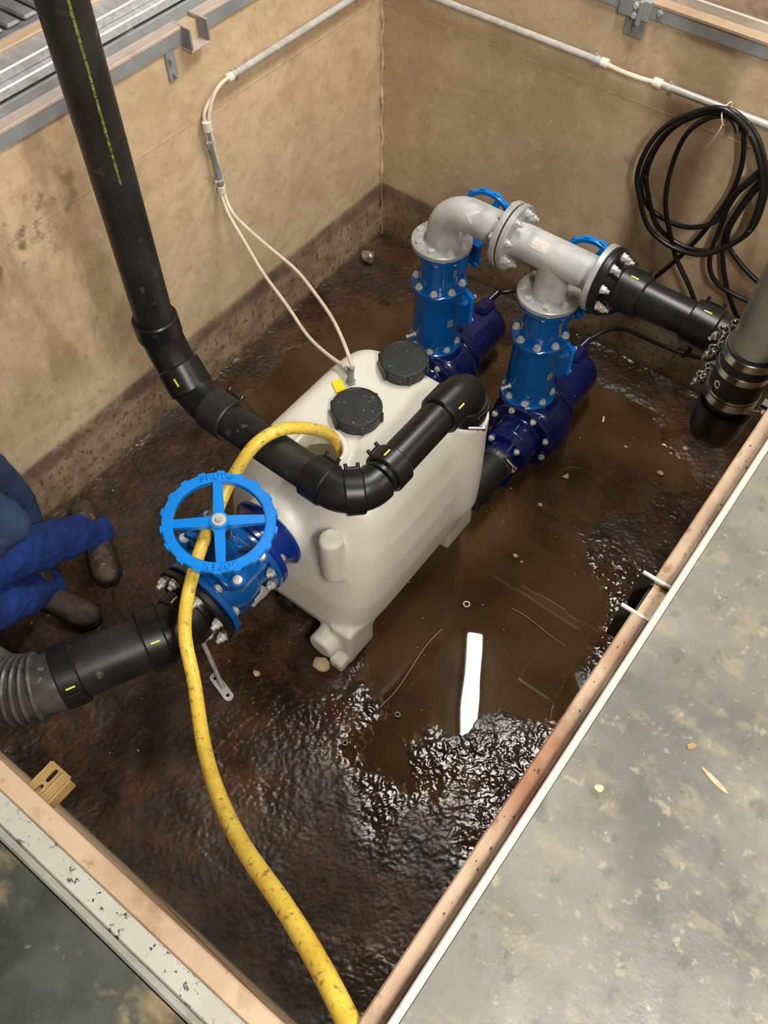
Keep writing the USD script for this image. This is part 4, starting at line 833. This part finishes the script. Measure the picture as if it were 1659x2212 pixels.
part(t, 'pipe', cyl((XG, YG, 1.195), (XG, YG, 3.615), 0.0615, 40), 'grey_riser')
# clamped rubber coupling between black elbow and grey riser
t = thing('clamp_coupling', 'black rubber coupling with shiny steel clamps on the grey riser', 'pipe coupling', (XG, YG, 1.1))
part(t, 'rubber_sleeve', lathe([(0.0618, 1.112), (0.0690, 1.112), (0.0690, 1.305), (0.0618, 1.305)], 40, (XG, YG, 0)), 'black_rubber')
def band(z, h, a_bolt):
    b_ = part(t, 'clamp_band', ring((XG, YG, z), (0, 0, 1), h, 0.0722, 0.0690, 44, 0.0008), 'stainless')
    o = V(math.cos(a_bolt), math.sin(a_bolt), 0); s_ = V(-o[1], o[0], 0); zc = z + h / 2
    for q in (-1, 1):
        part(b_, 'lug', ring(V(XG, YG, z) + o * 0.0870 + s_ * q * 0.021, (0, 0, 1), h, 0.0145, 0.0115, 20, 0.0006), 'stainless')
    part(b_, 'clamp_bolt', cat_([cyl(V(XG, YG, zc) + o * 0.088 - s_ * 0.068, V(XG, YG, zc) + o * 0.088 + s_ * 0.066, 0.0052, 10), bolt_mesh(V(XG, YG, zc) + o * 0.088 - s_ * 0.037, -s_, 0.011, 0.011, False), bolt_mesh(V(XG, YG, zc) + o * 0.088 + s_ * 0.037, s_, 0.011, 0.011, False)]), 'stainless')
band(1.272, 0.026, 2.75); band(1.222, 0.022, 2.95); band(1.122, 0.026, 3.0)
part(t, 'clamp_band', ring((XG, YG, 1.150), (0, 0, 1), 0.008, 0.0712, 0.0690, 44, 0.0008), 'stainless')
q = part(t, 'tail_screw', cat_([cyl((XG + 0.055, YG - 0.05, 1.135), (XG + 0.10, YG - 0.025, 1.135), 0.008, 10), bolt_mesh((XG + 0.088, YG - 0.032, 1.135), (0.85, 0.5, 0), 0.0115, 0.012, False)]), 'stainless')
tm = meshkit.text_mesh('C', 0.022, 0.001, True)
oo = V(-0.55, -0.83, 0); tm.apply_translation((-0.009, -0.011, 0))
Tm = np.eye(4); Tm[:3, 0] = V(0.83, -0.55, 0) ; Tm[:3, 1] = (0, 0, 1); Tm[:3, 2] = np.cross(Tm[:3, 0], Tm[:3, 1]); Tm[:3, 3] = V(XG, YG, 1.188) + Tm[:3, 2] * 0.0690
tm.apply_transform(Tm); part(t, 'lettering', tm, 'label_white', 'white printed letter C', smooth=False)
# strut behind the elbow
t = thing('steel_strut', 'grey slotted steel strut on the right wall behind the black elbow', 'strut', (2.07, -0.50, 0.6))
part(t, 'channel', cat_([bx((1.99, -0.50, 0.565), (W, -0.494, 0.605)), bx((1.99, -0.50, 0.565), (W, -0.46, 0.571)), bx((1.99, -0.50, 0.599), (W, -0.46, 0.605))]), 'galvanised_dull', smooth=False)

# ------------------------------------------------------------------ black cables
def cab(pts, n=70): return tube(spline(pts, n), 0.0090, 10)
def xz(l, y, j=0.0): return [(x, y + j * math.sin(i * 1.7), z) for i, (x, z) in enumerate(l)]
A_ = [(1.459,1.276),(1.372,1.235),(1.303,1.174),(1.256,1.091),(1.235,.992),(1.24,.923),(1.271,.855),(1.336,.757),(1.406,.725),(1.488,.721),(1.575,.752),(1.63,.81),(1.675,.888),(1.681,.983),(1.66,1.088),(1.621,1.161),(1.559,1.233),(1.497,1.266)]
B_ = [(1.50,1.235),(1.457,1.252),(1.369,1.208),(1.302,1.14),(1.264,1.059),(1.247,.972),(1.254,.895),(1.277,.843),(1.329,.803),(1.392,.794),(1.466,.808),(1.531,.844),(1.569,.895),(1.585,.983),(1.615,1.061),(1.656,1.12),(1.74,1.16)]
C_ = [(1.52,1.215),(1.467,1.249),(1.422,1.232),(1.384,1.193),(1.355,1.128),(1.345,1.036),(1.355,.931),(1.382,.84),(1.423,.752),(1.471,.677),(1.543,.607),(1.62,.50),(1.66,.38),(1.64,.25)]
D_ = [(1.43,1.225),(1.462,1.231),(1.517,1.222),(1.55,1.169),(1.566,1.093),(1.568,.992),(1.55,.891),(1.516,.769),(1.462,.628),(1.413,.529),(1.36,.42),(1.34,.33)]
E_ = [(1.75,1.17),(1.648,1.141),(1.621,1.09),(1.584,1.002),(1.579,.9),(1.579,.794),(1.593,.713),(1.64,.645),(1.709,.617),(1.80,.62),(1.95,.66)]
F_ = [(1.75,1.12),(1.657,1.091),(1.625,1.006),(1.605,.897),(1.60,.81),(1.62,.733),(1.669,.643),(1.722,.563),(1.77,.50),(1.85,.45)]
G_ = [(1.75,1.10),(1.666,1.079),(1.633,.996),(1.611,.864),(1.631,.789),(1.696,.738),(1.80,.70),(1.97,.70)]
t = thing('cable_coil', 'coil of thick black power cable tied to the back wall conduit', 'cable coil', (1.46, -0.07, 1.2))
part(t, 'loop', tube(closed_spline(np.array(xz(A_, -0.088)), 110), 0.0090, 10, True), 'cable_black')
part(t, 'loop', tube(closed_spline(np.array(xz([(1.486 + (x - 1.47) * .96, 1.0 + (z - 1.0) * .97) for x, z in A_], -0.066)), 110), 0.0090, 10, True), 'cable_black')
for l, y, j in ((B_, -0.062, .006), (C_, -0.080, .006), (D_, -0.050, .006), (E_, -0.064, .008), (F_, -0.034, .006), (G_, -0.046, .006)):
    part(t, 'strand', cab(xz(l, y, j), 80), 'cable_black')
tie = closed_spline(np.array([(1.452, -0.012, 1.262), (1.447, -0.045, 1.266), (1.455, -0.095, 1.262), (1.470, -0.102, 1.238), (1.470, -0.07, 1.222), (1.460, -0.02, 1.226)]), 40)
t = thing('cable_tie', 'white cable tie holding the black coil to the conduit', 'cable tie', (1.46, -0.06, 1.24))
part(t, 'strap', tube(tie, 0.0026, 6, True), 'white_plastic')
part(t, 'tail', tube(spline([(1.470, -0.102, 1.236), (1.466, -0.110, 1.20), (1.452, -0.10, 1.155), (1.440, -0.085, 1.115)], 20), 0.0022, 6), 'white_plastic')
single('pump_cable', cab([(PX, YS + .395, PZ + .123), (1.317, -0.24, 0.31), (1.369, -0.17, 0.315), (1.481, -0.075, 0.244), (1.637, -0.03, 0.219), (1.732, -0.03, 0.25), (1.85, -0.03, 0.33), (1.95, -0.03, 0.5)]), 'cable_black', 'thick black cable leaving the right pump along the back wall', 'cable')
single('pump_cable', cab([(PX - X2 + X1, YS + .395, PZ + .123), (0.90, -0.22, 0.30), (0.98, -0.10, 0.25), (1.143, -0.04, 0.199), (1.25, -0.035, 0.23), (1.335, -0.035, 0.33), (1.36, -0.04, 0.42)]), 'cable_black', 'thick black cable leaving the left pump behind the tee', 'cable')
t = thing('wall_clip', 'small black cable clip on the right pump cable', 'cable clip', (1.60, -0.03, 0.22))
part(t, 'strap', tube(arc((1.607, -0.030, 0.222), (0, 1, 0), (0, 0, 1), 0.0105, 0, 2 * PI, 16), 0.002, 6), 'black_rubber')
part(t, 'tail', tube([(1.605, -0.040, 0.220), (1.600, -0.050, 0.195), (1.592, -0.048, 0.170)], 0.002, 6), 'black_rubber')

# dark clamped drain connection below the tank
t = thing('drain_connection', 'black capped drain hose with a steel clamp under the tank front', 'pipe connector', (1.02, -1.85, 0.07))
part(t, 'hose', cyl((1.010, -1.70, 0.065), (1.010, -1.905, 0.065), 0.040, 24, bev=0.006), 'black_rubber')
part(t, 'hose_clamp', ring((1.010, -1.868, 0.065), (0, -1, 0), 0.012, 0.0425, 0.040, 28, 0.001), 'stainless')
part(t, 'clamp_screw', cyl((1.030, -1.874, 0.105), (1.055, -1.874, 0.098), 0.006, 8), 'stainless')

# ------------------------------------------------------------------ loose things on the floors
def blob(c, r, seed, flat=0.6):
    s = trimesh.creation.icosphere(2, 1.0); n = meshkit.fbm(s.vertices * 1.3 + seed * 7.7, 3, seed) - 0.5
    s.vertices *= (1 + 0.9 * n)[:, None] * V(r, r * 0.8, r * flat); s.apply_translation(V(*c) + V(0, 0, r * flat * 0.6)); return s
single('washer', ring((1.520, -1.465, 0.001), (0, 0, 1), 0.003, 0.0135, 0.0085, 24, 0.0006), 'paper_white', 'white washer ring lying alone in the puddle', 'washer')
single('paper_stick', place(bx((-0.017, -0.0045, 0), (0.017, 0.0045, 0.007), 0.003), (1.489, -0.371, 0.004), (0, 0, 1), (0.9, 0.35, 0)), 'paper_white', 'short white stick on the wet floor right of the pumps', 'stick')
single('paper_scrap', trimesh.convex.convex_hull([(1.503, -0.742, .004), (1.530, -0.735, .004), (1.513, -0.708, .004), (1.515, -0.728, .018)]), 'paper_white', 'small white triangular scrap on the wet floor', 'scrap', smooth=False)
for lab, x, y, r in (('pale pebble at the puddle edge below the navy right pump', 1.505, -0.915, 0.010), ('round pale pebble near the right pit edge in the puddle', 1.816, -0.48, 0.014), ('small pale pebble beside the short white stick', 1.637, -0.444, 0.009),
                     ('larger of two pale pebbles in the puddle centre', 1.554, -1.180, 0.011), ('smaller of two pale pebbles in the puddle centre', 1.587, -1.186, 0.008),
                     ('tan pebble beside the black elbow on the pit floor', 1.840, -0.30, 0.012)):
    single('pebble', blob((x, y, 0.002), r, int(x * 100)), 'pebble', lab, 'pebble')
single('hex_nut', extr(scale_poly(HEX, 0.011).difference(Point(0, 0).buffer(0.006)), 0.009, (1.572, -1.966, 0.001)), 'steel_grey', 'dark hex nut in the shallow water near the tank foot', 'nut', smooth=False)
single('hex_nut', extr(scale_poly(HEX, 0.011).difference(Point(0, 0).buffer(0.006)), 0.009, (1.490, -2.155, 0.005)), 'steel_grey', 'dark hex nut on the sludge right of the yellow hose', 'nut', smooth=False)
single('foil_scrap', blob((0.075, -0.205, 0.03), 0.036, 3, 0.9), 'foil', 'crumpled pale foil scrap in the far pit corner', 'scrap')
single('foam_scrap', blob((1.245, -1.985, 0.006), 0.034, 5, 0.45), 'foam_scrap', 'pale foam scrap beside the front right tank foot', 'scrap')
single('wood_chip', blob((1.085, -2.150, 0.01), 0.013, 8, 0.6), 'foam_scrap', 'pale wood chip beside the support leg foot plate', 'chip')
for lab, pts in (('thin pale straw floating in the puddle near the right pit edge', [(1.664, -1.378), (1.75, -1.375), (1.83, -1.385), (1.899, -1.387)]), ('thin pale straw floating in the puddle beside the tank foot', [(1.507, -1.605), (1.50, -1.73), (1.512, -1.85), (1.505, -1.981)])):
    single('straw', tube(spline([(x, y, 0.0025) for x, y in pts], 24), 0.0018, 6), 'floor_scratch', lab, 'straw')
def flake(c, ang, L, w, seed):
    r_ = np.random.default_rng(seed); k = np.arange(9) * 2 * PI / 9; p_ = np.stack([np.cos(k) * L * (0.8 + 0.4 * r_.random(9)), np.sin(k) * w * (0.7 + 0.6 * r_.random(9))], 1)
    m_ = extr(Polygon(p_), 0.0016); m_.apply_transform(trimesh.transformations.rotation_matrix(ang, (0, 0, 1))); m_.apply_translation(V(c[0], c[1], HT - 0.0005)); return m_
single('leaf_scrap', flake((2.197, -2.322), 0.5, 0.008, 0.006, 2), 'foam_scrap', 'small tan leaf scrap on the worn concrete floor nearest the pit edge', 'scrap', smooth=False)
single('paint_flake', flake((2.283, -2.172), 0.9, 0.009, 0.005, 3), 'bracket_ochre', 'short ochre paint flake on the worn concrete floor', 'flake', smooth=False)
single('paint_flake', flake((2.335, -2.200), -0.25, 0.026, 0.004, 4), 'pebble', 'long pale paint flake streak on the worn concrete floor', 'flake', smooth=False)

gr = []
for _ in range(170):
    x, y = 0.05 + 1.98 * rng.random(), -2.75 + 2.7 * rng.random(); r_ = 0.0018 + 0.0035 * rng.random() ** 3
    g_ = trimesh.creation.icosphere(1, r_); g_.vertices *= V(1, 0.8, 0.6); g_.apply_translation((x, y, 0.004 + r_ * .4)); gr.append(g_)
single('grit', cat_(gr), 'pebble', 'fine pale grit scattered over the wet pit floor', 'grit', kind='stuff')
dr = []
for _ in range(60):
    y = -2.7 + 2.5 * rng.random(); x = W + 0.004 + 0.02 * rng.random(); g_ = trimesh.creation.icosphere(1, 0.0007 + 0.0011 * rng.random() ** 2); g_.vertices *= V(1, 1.8, 0.7); g_.apply_translation((x, y, HL + 0.001)); dr.append(g_)
single('dirt_crumbs', cat_(dr), 'boot_brown', 'dark dirt crumbs along the rusty right ledge', 'dirt', kind='stuff')

# ------------------------------------------------------------------ the crouching worker at the left (only legs and back in the frame)
A1, A2 = V(0.235, -2.125, 0.10), V(0.275, -2.395, 0.10)
K1, K2 = V(0.345, -2.50, 0.50), V(0.44, -2.66, 0.50)
HP = V(0.140, -2.38, 0.47); CH = V(0.215, -2.50, 0.78); SH = V(0.26, -2.58, 0.98); HD = V(0.33, -2.66, 1.19)
t = thing('person', 'crouching worker in blue work clothes and brown boots by the left wall', 'person', (0.25, -2.3, 0))
HANDS = (V(0.40, -2.66, 0.66), V(0.42, -2.80, 0.64))
body = capsule([HP, CH, SH], [0.06, 0.08, 0.07]) + capsule([SH, HD - V(0.02, -.01, .10)], [0.06, 0.052])
head = manifold3d.Manifold.sphere(1.0, 40).scale([0.092, 0.078, 0.115]).translate([float(v_) for v_ in HD])
fd = V(0.62, -0.78, -0.25); fd /= np.linalg.norm(fd)
side_ = np.cross(fd, (0, 0, 1)); side_ /= np.linalg.norm(side_)
nose = capsule([HD + fd * 0.085 + V(0, 0, .015), HD + fd * 0.108 - V(0, 0, .012)], [0.010, 0.013])
chin = capsule([HD + fd * 0.05 - V(0, 0, .07), HD + fd * 0.075 - V(0, 0, .085)], [0.042, 0.026])
mouth = capsule([HD + fd * 0.088 - V(0, 0, .045) - side_ * .018, HD + fd * 0.088 - V(0, 0, .045) + side_ * .018], [0.007, 0.007])
body = body + head + nose + chin + mouth
for s_ in (-1, 1): body = body + capsule([HD + side_ * s_ * 0.083 + V(0, 0, .02), HD + side_ * s_ * 0.086 - V(0, 0, .02)], [0.014, 0.010])
shoulders = [SH + V(0.10, 0.12, -0.02), SH + V(-0.06, -0.15, -0.02)]; elbows = [V(0.46, -2.42, 0.72), V(0.40, -2.80, 0.74)]
for sh_, el_, hd_ in zip(shoulders, elbows, HANDS):
    body = body + capsule([SH, sh_, el_, hd_], [0.07, 0.05, 0.040, 0.030])
    d_ = (hd_ - el_) / np.linalg.norm(hd_ - el_); l_ = np.cross(d_, (0, 0, 1)); l_ /= np.linalg.norm(l_); u_ = np.cross(l_, d_)
    body = body + capsule([hd_, hd_ + d_ * 0.085 - l_ * .018], [0.028, 0.020]) + capsule([hd_, hd_ + d_ * 0.085 + l_ * .020], [0.028, 0.020])
    for k_, (o_, L_) in enumerate(((-.033, .062), (-.011, .075), (.011, .070), (.032, .055))):
        b0 = hd_ + d_ * 0.082 + l_ * o_; body = body + capsule([b0, b0 + d_ * L_ * .5 - u_ * .006, b0 + d_ * L_ * .85 - u_ * .026], [0.0095, 0.0088, 0.0080])
    body = body + capsule([hd_ + d_ * 0.03 - l_ * .028, hd_ + d_ * 0.055 - l_ * .052 - u_ * .008, hd_ + d_ * 0.085 - l_ * .058 - u_ * .018], [0.013, 0.0105, 0.0095])
for a_, k_, s_ in ((A1, K1, .08), (A2, K2, -.08)): body = body + capsule([HP + V(.0, s_ * .4 - .03, -.02), k_, a_], [0.06, 0.050, 0.042])
part(t, 'body', smoothed(body.refine_to_length(0.010), 6), 'skin', smooth=True)
for s_ in (-1, 1): part(t, 'eye', trimesh.creation.icosphere(2, 0.010).apply_translation(HD + fd * 0.084 + side_ * s_ * 0.030 + V(0, 0, .016)), 'boot_sole')
hair = (manifold3d.Manifold.sphere(1.0, 40).scale([0.099, 0.085, 0.120]).translate([float(v_) for v_ in HD - fd * .010 + V(0, 0, .010)])) - manifold3d.Manifold.cube([0.4, 0.4, 0.4], True).translate([float(v_) for v_ in HD + fd * 0.235 - V(0, 0, .02)]) - manifold3d.Manifold.cube([0.4, 0.4, 0.4], True).translate([float(v_) for v_ in HD - V(0, 0, .24)])
part(t, 'hair', smoothed(hair.refine_to_length(0.012), 4), 'hair_brown', smooth=True)
def wrinkle(tm_, amp, sc, seed):
    n_ = meshkit.fbm(tm_.vertices * sc, 3, seed) - 0.5; tm_.vertices = tm_.vertices + tm_.vertex_normals * (n_ * amp)[:, None]; return tm_
def legs(a_, k_, s_, seed):
    up_ = (k_ - a_) / np.linalg.norm(k_ - a_); m_ = capsule([a_ - up_ * 0.035, a_ + up_ * 0.03, a_ + up_ * 0.20, k_], [0.068, 0.066, 0.080, 0.088]) + capsule([k_, HP + V(.0, s_ * .4 - .03, -.02)], [0.088, 0.10])
    tm_ = smoothed(m_.refine_to_length(0.012), 8); return wrinkle(tm_, 0.035, 14, seed)
part(t, 'trouser_leg', legs(A1, K1, .08, 4), 'trouser_blue', 'bright blue trouser leg', smooth=True)
part(t, 'trouser_leg', legs(A2, K2, -.08, 5), 'trouser_blue', smooth=True)
jk = capsule([(0.106, -2.285, 0.30), (0.112, -2.31, 0.55), CH, SH], [0.084, 0.093, 0.14, 0.125]) + capsule([SH, shoulders[0], elbows[0], elbows[0] + (HANDS[0] - elbows[0]) * .92], [0.10, 0.075, 0.058, 0.046]) + capsule([SH, shoulders[1], elbows[1], elbows[1] + (HANDS[1] - elbows[1]) * .92], [0.10, 0.075, 0.058, 0.046])
part(t, 'jacket', wrinkle(smoothed(jk.refine_to_length(0.012), 8), 0.03, 11, 7), 'jacket_blue', 'dull grey-blue work jacket', smooth=True)
def boot(heel, toe, ank):
    heel, toe = V(*heel, 0), V(*toe, 0); d_ = (toe - heel) / np.linalg.norm(toe - heel); l_ = np.cross((0, 0, 1), d_)
    H_ = manifold3d.Manifold
    def sp(s, w, h, z): return H_.sphere(1.0, 24).scale([float(x) for x in (w, w, h)]).translate([float(x) for x in heel + d_ * s + V(0, 0, z)])
    Lb = np.linalg.norm(toe - heel)
    up = H_.batch_hull([sp(0.045, .042, .045, .065), sp(0.09, .043, .05, .075)]) + H_.batch_hull([sp(0.09, .043, .05, .075), sp(Lb - 0.08, .051, .038, .055)]) + H_.batch_hull([sp(Lb - 0.08, .051, .038, .055), sp(Lb - 0.050, .048, .032, .050)])
    up = up + H_.batch_hull([sp(0.055, .046, .03, .08), H_.sphere(0.058, 24).translate([float(x) for x in ank + V(0, 0, .06)])])
    b_ = part(t, 'boot', smoothed(up.refine_to_length(0.009), 8), 'boot_brown', smooth=True)
    out = []
    for s, w in ((0.0, .018), (0.02, .036), (0.06, .041), (0.11, .035), (0.16, .042), (Lb - .09, .052), (Lb - .04, .046), (Lb - .008, .022)): out.append((s, w))
    o_ = CubicSpline(*zip(*out)); ss = np.linspace(0, Lb - .004, 30); pl = Polygon([(s, o_(s)) for s in ss] + [(s, -o_(s)) for s in ss[::-1]]).buffer(0.004)
    Tm = np.eye(4); Tm[:3, 0], Tm[:3, 1], Tm[:3, 3] = d_, l_, heel + V(0, 0, 0.004)
    m_ = extr(pl, 0.026); m_.apply_transform(Tm); part(b_, 'sole', m_, 'boot_sole', smooth=40)
boot((0.115, -2.050), (0.420, -2.222), A1 + V(-.035, .018, 0)); boot((0.205, -2.430), (0.500, -2.352), A2)
